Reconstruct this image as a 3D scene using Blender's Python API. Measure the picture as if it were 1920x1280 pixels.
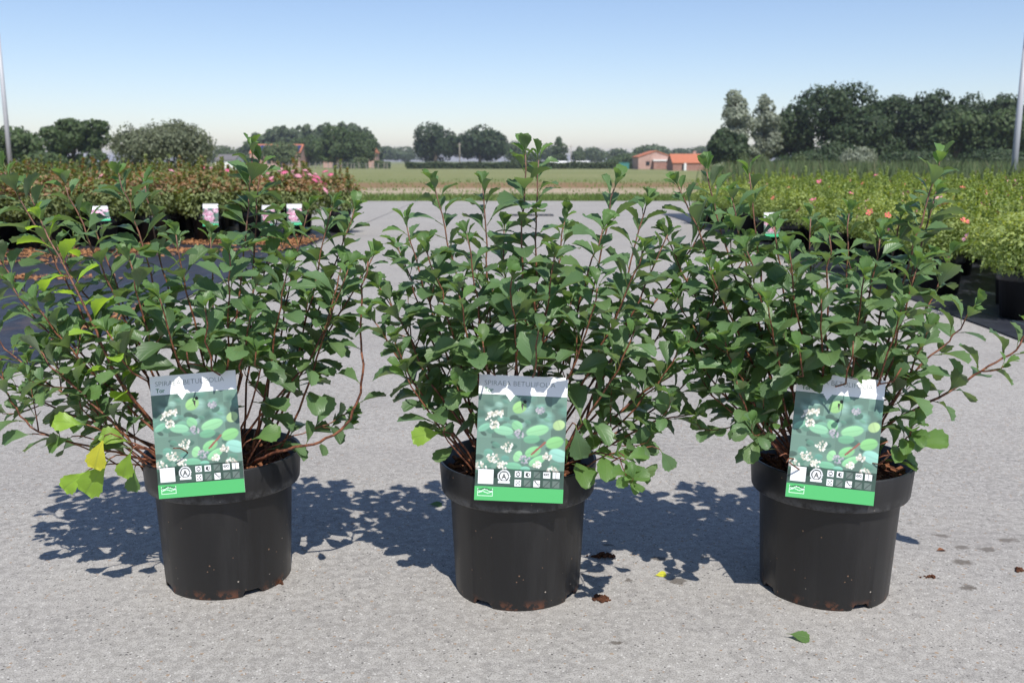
import bpy, bmesh, math, random
import numpy as np
from mathutils import Vector, Matrix, Quaternion, Euler

for o in list(bpy.data.objects): bpy.data.objects.remove(o)
S = bpy.context.scene
COL = S.collection
R = math.radians

# ------------------------------------------------------------------ camera
CAM_H, F, HZ = 0.624, 1800.0, 302.0          # metres, focal length in photo pixels, horizon row
PITCH = math.atan((640-HZ)/F)
cd = bpy.data.cameras.new('camera'); cam = bpy.data.objects.new('camera', cd); COL.objects.link(cam)
cam.location = (0, 0, CAM_H); cam.rotation_euler = (math.pi/2-PITCH, 0, 0)
cd.sensor_width = 36; cd.lens = 36*F/1920; cd.clip_end = 9000; cd.clip_start = .02
cd.dof.use_dof = True; cd.dof.focus_distance = 1.38; cd.dof.aperture_fstop = 11
S.camera = cam
S.render.resolution_x, S.render.resolution_y = 1024, 682

# ------------------------------------------------------------------ light
SUN_AZ, SUN_EL = R(15), R(55)                # azimuth from straight behind the camera, to the right
sunv = Vector((math.sin(SUN_AZ)*math.cos(SUN_EL), -math.cos(SUN_AZ)*math.cos(SUN_EL), math.sin(SUN_EL)))
w = bpy.data.worlds.new('World'); S.world = w; w.use_nodes = True
nt = w.node_tree; bg = nt.nodes['Background']
sky = nt.nodes.new('ShaderNodeTexSky'); sky.sky_type = 'NISHITA'; sky.sun_disc = False
sky.sun_elevation = SUN_EL; sky.sun_rotation = math.pi - SUN_AZ
sky.air_density = 1.0; sky.dust_density = 0.1; sky.ozone_density = 4.0; sky.altitude = 0
wb = nt.nodes.new('ShaderNodeVectorMath'); wb.operation = 'MULTIPLY'; wb.inputs[1].default_value = (1.06, .985, 1.02)   # white balance
nt.links.new(sky.outputs[0], wb.inputs[0]); nt.links.new(wb.outputs[0], bg.inputs[0]); bg.inputs[1].default_value = 0.122
sl = bpy.data.lights.new('sun', 'SUN'); sl.energy = 5.0; sl.angle = R(.53); sl.color = (1, .955, .89)
so = bpy.data.objects.new('sun', sl); COL.objects.link(so)
so.rotation_euler = sunv.to_track_quat('Z', 'Y').to_euler()
S.view_settings.view_transform = 'Standard'; S.view_settings.look = 'None'
S.view_settings.exposure = 0.12; S.view_settings.gamma = 1

# ------------------------------------------------------------------ helpers
def P(px, py, d):
    """point of the place seen at photo pixel (px, py), d metres in front of the camera (along y)"""
    c, s = math.cos(PITCH), math.sin(PITCH)
    u = (640-py)/F
    v = Vector(((px-960)/F, c+u*s, -s+u*c))
    return Vector((0, 0, CAM_H)) + v*(d/v.y)
def G(px, py, z=0.0):
    c, s = math.cos(PITCH), math.sin(PITCH); u = (640-py)/F
    v = Vector(((px-960)/F, c+u*s, -s+u*c))
    return Vector((0, 0, CAM_H)) + v*((z-CAM_H)/v.z)
def PX(p):
    c, s = math.cos(PITCH), math.sin(PITCH)
    q = Vector(p)-Vector((0, 0, CAM_H)); dep = q.y*c-q.z*s; up = q.y*s+q.z*c
    return 960+q.x/dep*F, 640-up/dep*F
def lin(r, g, b):
    return tuple((x/255/12.92 if x/255 <= .04045 else ((x/255+.055)/1.055)**2.4) for x in (r, g, b))
def tag(o, label=None, cat=None, group=None, kind=None):
    if label: o['label'] = label
    if cat: o['category'] = cat
    if group: o['group'] = group
    if kind: o['kind'] = kind
    return o
def link(name, me, mat=None, parent=None):
    o = bpy.data.objects.new(name, me); COL.objects.link(o)
    if mat is not None:
        for m in (mat if isinstance(mat, (list, tuple)) else [mat]):
            if len(me.materials) < (len(mat) if isinstance(mat, (list, tuple)) else 1): me.materials.append(m)
    if parent: o.parent = parent
    return o
def empty(name, loc, rz=0):
    o = bpy.data.objects.new(name, None); COL.objects.link(o); o.location = loc; o.rotation_euler = (0, 0, rz)
    o.empty_display_size = .1
    return o
def mesh(name, v, f, smooth=False, mi=None, attr=None):
    me = bpy.data.meshes.new(name); me.from_pydata([tuple(x) for x in v], [], f)
    if smooth: me.polygons.foreach_set('use_smooth', [True]*len(me.polygons))
    if mi is not None: me.polygons.foreach_set('material_index', mi)
    if attr is not None:
        a = me.attributes.new('rnd', 'FLOAT', 'FACE'); a.data.foreach_set('value', attr)
    me.update(); return me
def quads_mesh(name, verts, n, per=4, attr=None, mi=None):
    """verts: (n*per,3) array, n separate polygons"""
    me = bpy.data.meshes.new(name)
    me.vertices.add(n*per); me.vertices.foreach_set('co', np.asarray(verts, dtype=np.float32).ravel())
    me.loops.add(n*per); me.loops.foreach_set('vertex_index', np.arange(n*per, dtype=np.int32))
    me.polygons.add(n); me.polygons.foreach_set('loop_start', np.arange(n, dtype=np.int32)*per)
    me.polygons.foreach_set('loop_total', np.full(n, per, dtype=np.int32))
    if mi is not None: me.polygons.foreach_set('material_index', np.asarray(mi, dtype=np.int32))
    if attr is not None:
        a = me.attributes.new('rnd', 'FLOAT', 'FACE'); a.data.foreach_set('value', np.asarray(attr, dtype=np.float32))
    me.update(); me.validate(); return me
class MB:
    def __init__(s): s.v = []; s.f = []
    def box(s, c, d, rz=0.0):
        c = Vector(c); b = len(s.v); q = Matrix.Rotation(rz, 3, 'Z')
        for z in (-1, 1):
            for y in (-1, 1):
                for x in (-1, 1): s.v.append(c+q @ Vector((x*d[0]/2, y*d[1]/2, z*d[2]/2)))
        for q4 in ((0,2,3,1),(4,5,7,6),(0,1,5,4),(2,6,7,3),(0,4,6,2),(1,3,7,5)): s.f.append(tuple(b+i for i in q4))
        return s
    def tube(s, pts, rad, n=6, cap=True):
        pts = [Vector(p) for p in pts]; b0 = len(s.v); k = len(pts)
        if not isinstance(rad, (list, tuple)): rad = [rad]*k
        prev = None
        for i, p in enumerate(pts):
            t = (pts[min(i+1, k-1)]-pts[max(i-1, 0)]).normalized()
            if prev is None:
                prev = t.orthogonal().normalized()
            prev = (prev - t*prev.dot(t)).normalized(); bn = t.cross(prev)
            for j in range(n):
                a = 2*math.pi*j/n; s.v.append(p+(prev*math.cos(a)+bn*math.sin(a))*rad[i])
        for i in range(k-1):
            for j in range(n):
                a = b0+i*n+j; c = b0+i*n+(j+1) % n; s.f.append((a, c, c+n, a+n))
        if cap:
            s.f.append(tuple(b0+j for j in reversed(range(n)))); s.f.append(tuple(b0+(k-1)*n+j for j in range(n)))
        return s
    def lathe(s, prof, n=48, close=False):
        b = len(s.v); k = len(prof)
        for j in range(n):
            a = 2*math.pi*j/n
            for r, z in prof: s.v.append(Vector((r*math.cos(a), r*math.sin(a), z)))
        for j in range(n):
            for i in range(k-1):
                a = b+j*k+i; c = b+((j+1) % n)*k+i; s.f.append((a, c, c+1, a+1))
        return s
    def poly(s, pts):
        b = len(s.v); s.v += [Vector(p) for p in pts]; s.f.append(tuple(range(b, b+len(pts)))); return s
    def build(s, name, mat, parent=None, smooth=False):
        return link(name, mesh(name, s.v, s.f, smooth), mat, parent)

# ------------------------------------------------------------------ materials
class NB:
    """tiny node builder"""
    def __init__(s, name):
        s.m = bpy.data.materials.new(name); s.m.use_nodes = True; s.t = s.m.node_tree
        s.p = s.t.nodes['Principled BSDF']; s.out = s.t.nodes['Material Output']
    def n(s, ty, ins=None, **kw):
        nd = s.t.nodes.new('ShaderNode'+ty)
        for k, v in kw.items(): setattr(nd, k, v)
        for k, v in (ins or {}).items():
            if hasattr(v, 'bl_idname') or isinstance(v, bpy.types.NodeSocket): s.t.links.new(v, nd.inputs[k])
            else: nd.inputs[k].default_value = v
        return nd
    def l(s, a, b): s.t.links.new(a, b)
    def math(s, op, a, b=0.0, c=None, clamp=False):
        d = {0: a, 1: b}
        if c is not None: d[2] = c
        return s.n('Math', d, operation=op, use_clamp=clamp).outputs[0]
    def mix(s, f, a, b, mode='MIX'):
        nd = s.t.nodes.new('ShaderNodeMix'); nd.data_type = 'RGBA'; nd.blend_type = mode
        for i, v in ((0, f), (6, a), (7, b)):
            if isinstance(v, bpy.types.NodeSocket): s.t.links.new(v, nd.inputs[i])
            else: nd.inputs[i].default_value = (tuple(v)+(1,) if i and len(v) == 3 else v)
        return nd.outputs[2]
    def ramp(s, f, lo, hi):
        return s.n('MapRange', {0: f, 1: lo, 2: hi, 3: 0.0, 4: 1.0}, interpolation_type='SMOOTHSTEP').outputs[0]
    def noise(s, vec, scale, detail=3, rough=.55, out=0, **ins):
        d = {'Scale': scale, 'Detail': detail, 'Roughness': rough}
        if vec is not None: d['Vector'] = vec
        return s.n('TexNoise', d).outputs[out]
    def obj(s): return s.n('TexCoord').outputs['Object']
    def pos(s): return s.n('NewGeometry').outputs['Position']
    def bump(s, h, strength, dist):
        return s.n('Bump', {'Height': h, 'Strength': strength, 'Distance': dist}).outputs[0]
    def set(s, **kw):
        for k, v in kw.items():
            k = {'base': 'Base Color', 'rough': 'Roughness', 'normal': 'Normal', 'spec': 'Specular IOR Level', 'metal': 'Metallic',
                 'sheen': 'Sheen Weight', 'trans': 'Transmission Weight', 'coat': 'Coat Weight'}[k]
            if isinstance(v, bpy.types.NodeSocket): s.l(v, s.p.inputs[k])
            else: s.p.inputs[k].default_value = (tuple(v)+(1,) if isinstance(v, tuple) and len(v) == 3 else v)
        return s.m
def plain(name, base, rough=.6, var=.25, scale=20, spec=.4):
    b = NB(name); c = b.obj(); nz = b.noise(c, scale, 4)
    k = b.math('MULTIPLY_ADD', nz, 2*var, 1-var)
    col = b.n('VectorMath', {0: base, 1: b.n('CombineXYZ', {0: k, 1: k, 2: k}).outputs[0]}, operation='MULTIPLY').outputs[0]
    return b.set(base=col, rough=rough, spec=spec)

def leaf_mat(name, top, under, vary=.35, trans=.35, rough=.42, transcol=None, veins=True, hue=None):
    b = NB(name)
    rnd = b.math('FRACT', b.math('ADD', b.n('ObjectInfo').outputs['Random'], b.n('Attribute', attribute_name='rnd').outputs['Fac']))
    k = b.math('MULTIPLY_ADD', rnd, vary*2, 1-vary)
    kk = b.n('CombineXYZ', {0: k, 1: k, 2: k}).outputs[0]
    top_c = b.n('VectorMath', {0: top, 1: kk}, operation='MULTIPLY').outputs[0]
    if hue:
        r2 = b.math('FRACT', b.math('MULTIPLY', rnd, 7.31))
        top_c = b.mix(b.math('MULTIPLY', b.ramp(r2, .55, 1), .75), top_c, hue)
    und = b.n('VectorMath', {0: under, 1: kk}, operation='MULTIPLY').outputs[0]
    nrm = None
    if veins:
        uv = b.n('UVMap').outputs[0]; sp = b.n('SeparateXYZ', {0: uv})
        av = b.math('ABSOLUTE', b.math('SUBTRACT', sp.outputs[1], .5))
        mid = b.math('SUBTRACT', 1.0, b.ramp(av, .012, .05))
        ph = b.math('SUBTRACT', b.math('MULTIPLY', sp.outputs[0], 7.0), b.math('MULTIPLY', av, 7.5))
        fr = b.math('ABSOLUTE', b.math('SUBTRACT', b.math('FRACT', ph), .5))
        side = b.math('SUBTRACT', 1.0, b.ramp(fr, .02, .14))
        side = b.math('MULTIPLY', side, b.ramp(sp.outputs[0], .02, .1))
        v = b.math('MAXIMUM', mid, b.math('MULTIPLY', side, .5))
        pet = b.math('LESS_THAN', sp.outputs[0], 0.0)
        blot = b.noise(b.obj(), 90, 3)
        top_c = b.mix(b.math('MULTIPLY', v, .28), top_c, (.16, .24, .10))
        und = b.mix(b.math('MULTIPLY', v, .35), und, (.24, .30, .16))
        top_c = b.mix(b.math('MULTIPLY', b.ramp(blot, .5, .8), .22), top_c, tuple(x*.55 for x in top))
        petc = (.20, .24, .07)
        top_c = b.mix(pet, top_c, petc); und = b.mix(pet, und, petc)
        nrm = b.bump(b.math('MULTIPLY', v, -1.0), .5, .0012)
    back = b.n('NewGeometry').outputs['Backfacing']
    col = b.mix(back, top_c, und)
    b.set(base=col, rough=b.math('MULTIPLY_ADD', back, .2, rough), spec=.46)
    if nrm: b.l(nrm, b.p.inputs['Normal'])
    tr = b.n('BsdfTranslucent')
    tcol = transcol or tuple(min(1, x*2.2) for x in (top[0]*1.25, top[1]*1.1, top[2]*.45))
    tv = b.n('VectorMath', {0: tcol, 1: kk}, operation='MULTIPLY').outputs[0]
    b.l(tv, tr.inputs[0])
    ms = b.n('MixShader', {0: trans}); b.l(b.p.outputs[0], ms.inputs[1]); b.l(tr.outputs[0], ms.inputs[2])
    b.l(ms.outputs[0], b.out.inputs[0]); return b.m

M = {}
M['leaf'] = leaf_mat('leaf_green', (.094, .170, .070), (.20, .245, .155), .24, .26, hue=(.118, .190, .064))
M['leaf_young'] = leaf_mat('leaf_young', (.108, .205, .058), (.17, .25, .11), .18, .33)
M['leaf_lime'] = leaf_mat('leaf_lime', (.24, .40, .050), (.27, .40, .10), .12, .42)
M['leaf_yellow'] = leaf_mat('leaf_yellow', (.62, .60, .055), (.6, .58, .10), .1, .4)

def bark_mat():
    b = NB('stem_bark'); c = b.pos(); nz = b.noise(c, 160, 4)
    geo = b.n('NewGeometry'); z = b.n('SeparateXYZ', {0: c}).outputs[2]
    col = b.mix(b.ramp(nz, .38, .66), (.085, .032, .020), (.27, .105, .055))
    up = b.math('MULTIPLY', b.ramp(z, .38, .62), .55)
    col = b.mix(up, col, (.20, .13, .10))
    return b.set(base=col, rough=.5, spec=.35)
M['stem'] = bark_mat()

def pot_mat():
    b = NB('black_plastic'); c = b.obj(); sp = b.n('SeparateXYZ', {0: c})
    st = b.n('Mapping', {0: c, 3: (26, 26, 2.2)}).outputs[0]
    streak = b.noise(st, 1, 5, .6); big = b.noise(c, 9, 3)
    col = b.mix(b.math('MULTIPLY', b.ramp(streak, .42, .75), b.math('MULTIPLY_ADD', big, .5, .05)), (.0125, .0125, .0135), (.060, .058, .056))
    # dust and mud specks, thicker towards the foot
    low = b.math('SUBTRACT', 1.0, b.ramp(sp.outputs[2], .0, .13))
    vor = b.n('TexVoronoi', {'Vector': c, 'Scale': 170.0}); spk = b.n('TexWhiteNoise', {0: vor.outputs['Position']}).outputs[0]
    dot = b.math('MULTIPLY', b.math('LESS_THAN', vor.outputs['Distance'], b.math('MULTIPLY', b.math('FRACT', b.math('MULTIPLY', spk, 57.3)), .26)), b.math('GREATER_THAN', spk, b.math('MULTIPLY_ADD', low, -.13, .97)))
    col = b.mix(dot, col, b.mix(b.math('GREATER_THAN', b.math('FRACT', b.math('MULTIPLY', spk, 13.7)), .5), (.20, .12, .075), (.36, .32, .27)))
    mud = b.math('MULTIPLY', b.ramp(b.noise(c, 60, 5, .7), .50, .60), b.math('SUBTRACT', 1.0, b.ramp(sp.outputs[2], .002, .018)))
    col = b.mix(mud, col, (.13, .052, .028))
    # scuffed lower lip of the rim band
    sc = b.math('MULTIPLY', b.ramp(b.noise(c, 34, 6, .75), .40, .62), b.math('MULTIPLY', b.ramp(sp.outputs[2], .148, .153), b.math('SUBTRACT', 1.0, b.ramp(sp.outputs[2], .155, .168))))
    col = b.mix(b.math('MULTIPLY', sc, .8), col, (.10, .10, .10))
    rough = b.math('MULTIPLY_ADD', b.ramp(streak, .3, .8), .22, .36)
    return b.set(base=col, rough=b.math('MAXIMUM', rough, b.math('MULTIPLY', mud, .9)), spec=.45, normal=b.bump(b.noise(c, 260, 3), .12, .0006))
M['pot'] = pot_mat()
M['pot_far'] = plain('black_plastic_far', (.017, .017, .019), .42, .35, 30, .4)
M['soil'] = plain('potting_bark', (.085, .036, .020), .95, .55, 130, .15)
M['soil2'] = plain('bark_chip', (.20, .085, .042), .9, .5, 60, .2)
M['debris'] = plain('bark_litter', (.34, .165, .075), .9, .45, 40, .15)
M['wood'] = plain('grey_wood', (.28, .25, .21), .85, .3, 8)
M['trunk'] = plain('tree_bark', (.13, .105, .08), .9, .35, 4, .2)
M['metal'] = plain('galvanised_steel', (.42, .44, .47), .45, .12, 3, .5)

def concrete_mat():
    b = NB('weathered_concrete'); c = b.pos()
    sp = b.n('SeparateXYZ', {0: c})
    n1 = b.noise(c, .9, 4); n2 = b.noise(c, 7, 5, .6); n3 = b.noise(c, 75, 4, .7); n4 = b.noise(c, 420, 3, .7)
    base = b.mix(b.ramp(n1, .3, .7), (.292, .276, .252), (.372, .354, .328))
    base = b.mix(b.math('MULTIPLY', b.ramp(n2, .36, .7), .5), base, (.245, .234, .222))
    n5 = b.noise(c, 26, 5, .75)
    base = b.mix(b.math('MULTIPLY', b.ramp(n5, .46, .66), .42), base, (.20, .19, .178))
    base = b.mix(b.math('MULTIPLY', b.ramp(n3, .40, .62), .7), base, (.45, .43, .40))
    base = b.mix(b.math('MULTIPLY', b.ramp(n4, .47, .66), .75), base, (.145, .137, .128))
    base = b.mix(b.math('MULTIPLY', b.ramp(b.noise(c, 600, 2), .58, .72), .5), base, (.54, .53, .50))
    # exposed aggregate: brown, dark and pale grains
    for sc, th, colr in ((210.0, .972, (.27, .18, .11)), (260.0, .965, (.07, .065, .062)), (300.0, .96, (.58, .565, .53)), (150.0, .988, (.30, .22, .15))):
        v = b.n('TexVoronoi', {'Vector': c, 'Scale': sc}); wn = b.n('TexWhiteNoise', {0: v.outputs['Position']}).outputs[0]
        f = b.math('MULTIPLY', b.math('GREATER_THAN', wn, th), b.math('LESS_THAN', v.outputs['Distance'], .42))
        base = b.mix(b.math('MULTIPLY', f, .8), base, colr)
    # old damp and soil marks, each with its own shape
    dist = b.n('VectorMath', {0: c, 1: b.n('VectorMath', {0: b.n('VectorMath', {0: b.noise(c, 42, 5, .7, out=1), 1: (.5, .5, .5)}, operation='SUBTRACT').outputs[0], 'Scale': .040}, operation='SCALE').outputs[0]}, operation='ADD').outputs[0]
    tot = None
    for px, py, rx, ry in STAINS:
        g = G(px, py); mp = b.n('VectorMath', {0: b.n('VectorMath', {0: dist, 1: tuple(g)}, operation='SUBTRACT').outputs[0], 1: (1/rx, 1/ry, 0)}, operation='MULTIPLY').outputs[0]
        ln = b.n('VectorMath', {0: mp}, operation='LENGTH').outputs['Value']
        f = b.math('SUBTRACT', 1.0, b.ramp(ln, .55, 1.1))
        tot = f if tot is None else b.math('MAXIMUM', tot, f)
    base = b.mix(b.math('MULTIPLY', tot, b.math('MULTIPLY_ADD', n3, .7, .4)), base, (.085, .070, .055))
    far = b.noise(b.n('Mapping', {0: c, 3: (.25, 1.6, 1)}).outputs[0], 1.2, 5, .6)
    base = b.mix(b.math('MULTIPLY', b.ramp(far, .45, .72), .35), base, (.24, .225, .215))
    h = b.math('ADD', b.math('MULTIPLY', n4, .6), b.math('MULTIPLY', n3, .8))
    return b.set(base=base, rough=.9, spec=.2, normal=b.bump(h, .55, .0022))
STAINS = [(1272, 1088, .018, .011), (1240, 1047, .013, .009), (1806, 1054, .018, .014), (1850, 1029, .016, .013), (1888, 1012, .018, .012),
          (1816, 1101, .014, .010), (1762, 1003, .016, .010), (1804, 1026, .018, .010), (1142, 1020, .010, .007), (1180, 1086, .008, .006),
          (1160, 1205, .012, .006)]
M['concrete'] = concrete_mat()

def ground_mat():
    b = NB('field_ground'); c = b.pos(); sp = b.n('SeparateXYZ', {0: c}); y = sp.outputs[1]
    wob = b.noise(b.n('Mapping', {0: c, 3: (.12, .5, 1)}).outputs[0], 1, 4, .6)
    yw = b.math('ADD', y, b.math('MULTIPLY_ADD', wob, 8, -4))
    gn = b.noise(c, 1.1, 6, .7); gs = b.noise(b.n('Mapping', {0: c, 3: (.05, .35, 1)}).outputs[0], 1, 5, .65)
    grass = b.mix(gn, (.115, .150, .055), (.26, .265, .125))
    grass = b.mix(b.math('MULTIPLY', b.ramp(gs, .45, .7), .7), grass, (.34, .315, .18))
    soil = b.mix(b.noise(c, 3, 6, .7), (.30, .225, .155), (.54, .46, .345))
    red = b.mix(b.noise(c, 2.2, 5, .7), (.20, .125, .070), (.30, .20, .12))
    s1 = b.math('SUBTRACT', 1.0, b.ramp(yw, 28, 33))
    col = b.mix(s1, grass, red)
    col = b.mix(b.math('SUBTRACT', 1.0, b.ramp(yw, 22, 25)), col, soil)
    tuft = b.math('MULTIPLY', b.ramp(b.noise(b.n('Mapping', {0: c, 3: (.4, 2, 1)}).outputs[0], 1.3, 5, .7), .52, .62), .7)
    col = b.mix(tuft, col, (.16, .18, .06))
    return b.set(base=col, rough=.95, spec=.1, normal=b.bump(b.noise(c, 9, 5, .7), .8, .06))
M['ground'] = ground_mat()
def mat_mat():
    b = NB('woven_ground_cloth'); c = b.pos()
    wv = b.noise(b.n('Mapping', {0: c, 3: (5, 1.2, 1)}).outputs[0], 1.5, 4)
    line = b.math('LESS_THAN', b.math('ABSOLUTE', b.math('SUBTRACT', b.math('FRACT', b.math('MULTIPLY', b.n('SeparateXYZ', {0: c}).outputs[0], 3.3)), .5)), .012)
    col = b.mix(b.ramp(b.noise(c, 14, 5, .65), .4, .7), (.019, .021, .030), (.034, .037, .050))
    col = b.mix(b.math('MULTIPLY', b.ramp(b.noise(c, 2.3, 6, .7), .55, .7), .3), col, (.16, .10, .06))
    col = b.mix(b.math('MULTIPLY', line, .7), col, (.05, .11, .12))
    return b.set(base=col, rough=.5, spec=.5, normal=b.bump(b.math('ADD', wv, b.math('MULTIPLY', b.noise(c, 900, 1), .02)), .7, .02))
M['cloth'] = mat_mat()
def brick_mat(name, a, bcol, scale):
    b = NB(name); c = b.obj()
    br = b.n('TexBrick', {'Vector': b.n('CombineXYZ', {0: b.math('ADD', b.n('SeparateXYZ', {0: c}).outputs[0], b.n('SeparateXYZ', {0: c}).outputs[1]), 1: b.n('SeparateXYZ', {0: c}).outputs[2]}).outputs[0], 'Scale': scale, 'Color1': a+(1,), 'Color2': bcol+(1,), 'Mortar': (.40, .36, .32, 1)})
    col = b.mix(b.math('MULTIPLY', b.ramp(b.noise(c, .8, 4), .4, .7), .4), br.outputs[0], tuple(x*.7 for x in a))
    return b.set(base=col, rough=.9, spec=.2)
M['brick_pale'] = brick_mat('pale_pink_brick', (.46, .27, .22), (.52, .33, .27), 4)
M['brick_red'] = brick_mat('red_brick', (.30, .135, .10), (.36, .17, .125), 4)
M['tile'] = plain('orange_roof_tile', (.46, .165, .09), .75, .3, 3, .3)
M['tile_dark'] = plain('grey_roof_slate', (.16, .15, .15), .7, .25, 3, .3)
M['white'] = plain('white_render', (.74, .74, .72), .8, .08, 4, .3)
M['solar'] = plain('solar_glass', (.03, .045, .11), .15, .2, 4, .6)
M['teal'] = plain('teal_sheet', (.06, .22, .20), .5, .15, 4, .4)
M['dark_iron'] = plain('cast_iron', (.03, .03, .032), .6, .3, 30, .4)
M['window'] = plain('dark_window', (.03, .035, .04), .15, .1, 4, .6)

# ------------------------------------------------------------------ the setting
def hz(y):                                            # the land falls a little beyond the yard
    return 0 if y < 30 else -.9*min(1, (y-30)/130)
xs = [-2500, -900, -300, -120, -60, -30, -15, -8, 0, 8, 15, 30, 60, 120, 300, 900, 2500]
ys = [-30, 0, 8, 15, 20, 30, 45, 60, 80, 100, 130, 160, 200, 300, 600, 1500, 6000]
gv = [(x, y, hz(y)-.03) for y in ys for x in xs]; nx = len(xs)
gf = [(j*nx+i, j*nx+i+1, (j+1)*nx+i+1, (j+1)*nx+i) for j in range(len(ys)-1) for i in range(nx-1)]
tag(link('ground', mesh('ground', gv, gf), M['ground']), 'flat mown field and bare soil reaching to the trees', 'ground', kind='structure')
YEND = 15.4
def slab(x0, x1, y0, y1):
    m = MB(); m.box(((x0+x1)/2, (y0+y1)/2, -.02), (x1-x0, y1-y0, .04))
    o = m.build('concrete_pavement', M['concrete']); return tag(o, kind='structure')
edges_y = [-6, 10.65, YEND]
for i in range(2):
    for x0, x1 in ((-9, -1.506), (-1.494, 4.2), (4.212, 12)):
        slab(x0, x1, edges_y[i]+(.006 if i else 0), edges_y[i+1]-(.006 if i == 0 else 0))
# woven ground cloth on both sides of the lane
def cloth(name, x_edge, far, y0, y1, seed, label):
    r = random.Random(seed); v = []; f = []
    nyy = 60; nxx = 24
    for j in range(nyy+1):
        y = y0+(y1-y0)*j/nyy; e = x_edge+.02*math.sin(y*2.1+seed)+r.uniform(-.006, .006)
        for i in range(nxx+1):
            t = i/nxx; x = e+(far-e)*t
            v.append((x, y, .005+.006*abs(math.sin(x*5+y*1.3+seed))*min(1, t*9)+r.uniform(0, .002)))
    for j in range(nyy):
        for i in range(nxx):
            a = j*(nxx+1)+i; q = (a, a+1, a+nxx+2, a+nxx+1); f.append(q if far > x_edge else q[::-1])
    return tag(link(name, mesh(name, v, f, True), M['cloth']), label, 'ground cloth', kind='structure')
cloth('ground_cloth', -1.5, -8.6, 2.2, 8.75, 1, 'dark woven ground cloth under the rust-tipped shrubs')
cloth('ground_cloth', 1.80, 8.0, 1.6, 11.6, 5, 'dark woven ground cloth under the pink cinquefoils')

# grass verge along the end of the paving, and reeds behind the right bed
def blades(name, n, area, h, wd, mat, seed, label, cat, zfun=None, lean=.35, keep=None):
    g = np.random.default_rng(seed); x = g.uniform(area[0], area[1], n); y = g.uniform(area[2], area[3], n)
    if keep is not None:
        k = keep(x, y, g); x, y = x[k], y[k]; n = len(x)
    hh = h*g.uniform(.55, 1.1, n); a = g.uniform(0, 2*np.pi, n); ww = wd*g.uniform(.6, 1.3, n)
    lx = g.normal(0, lean, n)*hh; ly = g.normal(0, lean, n)*hh; z = np.full(n, -.03)
    if zfun: z = np.array([zfun(t) for t in y])-.03
    dx, dy = np.cos(a)*ww/2, np.sin(a)*ww/2
    V = np.stack([np.stack([x-dx, y-dy, z], 1), np.stack([x+dx, y+dy, z], 1),
                  np.stack([x+dx*.8+lx*.4, y+dy*.8+ly*.4, z+hh*.6], 1), np.stack([x+lx, y+ly, z+hh], 1)], 1)
    me = quads_mesh(name, V.reshape(-1, 3), n, 4, g.uniform(0, 1, n))
    return tag(link(name, me, mat), label, cat, kind='stuff')
M['grass'] = leaf_mat('grass_blade', (.105, .175, .040), (.12, .19, .05), .3, .25, .6, veins=False, hue=(.24, .22, .09))
M['reed'] = leaf_mat('reed_blade', (.098, .142, .062), (.11, .15, .07), .35, .2, .6, veins=False, hue=(.22, .165, .105))
blades('verge_grass', 26000, (-9, 12, 15.45, 17.4), .11, .018, M['grass'], 3, 'green grass verge at the far edge of the paving', 'grass')
blades('field_tufts', 9000, (-16, 16, 17.4, 34), .07, .03, M['grass'], 4, 'thin grass tufts on the bare soil strip', 'grass',
       keep=lambda x, y, g: (np.sin(x*.7+y)+np.sin(y*2.1))*.5 > g.uniform(-1, 1, len(x)))
blades('reed_bed', 30000, (3.6, 16, 13.4, 24), .64, .016, M['reed'], 5, 'dark green reeds behind the pink cinquefoils', 'reeds', lean=.13,
       keep=lambda x, y, g: x > y*.215+g.normal(0, .25, len(x)))

# ------------------------------------------------------------------ trees
def crown_mesh(name, lobes, n, size, seed, flat=.0, droop=0):
    g = np.random.default_rng(seed); L = np.array(lobes, float)
    vol = (L[:, 3]*L[:, 4]*L[:, 5])**(2/3); idx = g.choice(len(L), n, p=vol/vol.sum())
    d = g.normal(size=(n, 3)); d /= np.linalg.norm(d, axis=1)[:, None]
    # clumped: pull directions towards random sub-centres on each lobe
    kc = 26; sub = g.normal(size=(len(L), kc, 3)); sub /= np.linalg.norm(sub, axis=2)[:, :, None]
    sc = sub[idx, g.integers(0, kc, n)]; d = d*.42+sc*.9; d /= np.linalg.norm(d, axis=1)[:, None]
    crad = g.uniform(.78, 1.08, (len(L), kc))
    r = g.uniform(.55, 1.0, n)**.5*(.86+.26*g.random(n))
    c = L[idx, :3]+d*L[idx, 3:]*r[:, None]
    nrm = d+g.normal(0, .55, (n, 3)); nrm /= np.linalg.norm(nrm, axis=1)[:, None]
    t = np.cross(nrm, g.normal(size=(n, 3))); t /= np.linalg.norm(t, axis=1)[:, None]; bt = np.cross(nrm, t)
    s = size*g.uniform(.5, 1.2, n)[:, None]; s2 = s*g.uniform(.45, .9, n)[:, None]
    V = np.stack([c-t*s, c-bt*s2+nrm*s*.2, c+t*s, c+bt*s2+nrm*s*.2], 1)
    V[:, :, 2] = np.maximum(V[:, :, 2], .02)
    return quads_mesh(name, V.reshape(-1, 3), n, 4, g.uniform(0, 1, n))
TM = {k: leaf_mat('foliage_'+k, c, tuple(x*1.3 for x in c), .3, .12, .65, veins=False, hue=h) for k, c, h in (
    ('dark', (.030, .056, .018), (.045, .068, .020)), ('mid', (.056, .092, .030), (.076, .105, .036)), ('willow', (.105, .125, .070), (.13, .145, .085)),
    ('silver', (.205, .235, .175), (.25, .27, .21)), ('far', (.075, .108, .050), (.095, .125, .06)), ('light', (.085, .120, .045), (.12, .15, .06)), ('hedge', (.045, .070, .024), (.07, .09, .03)))}
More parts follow.
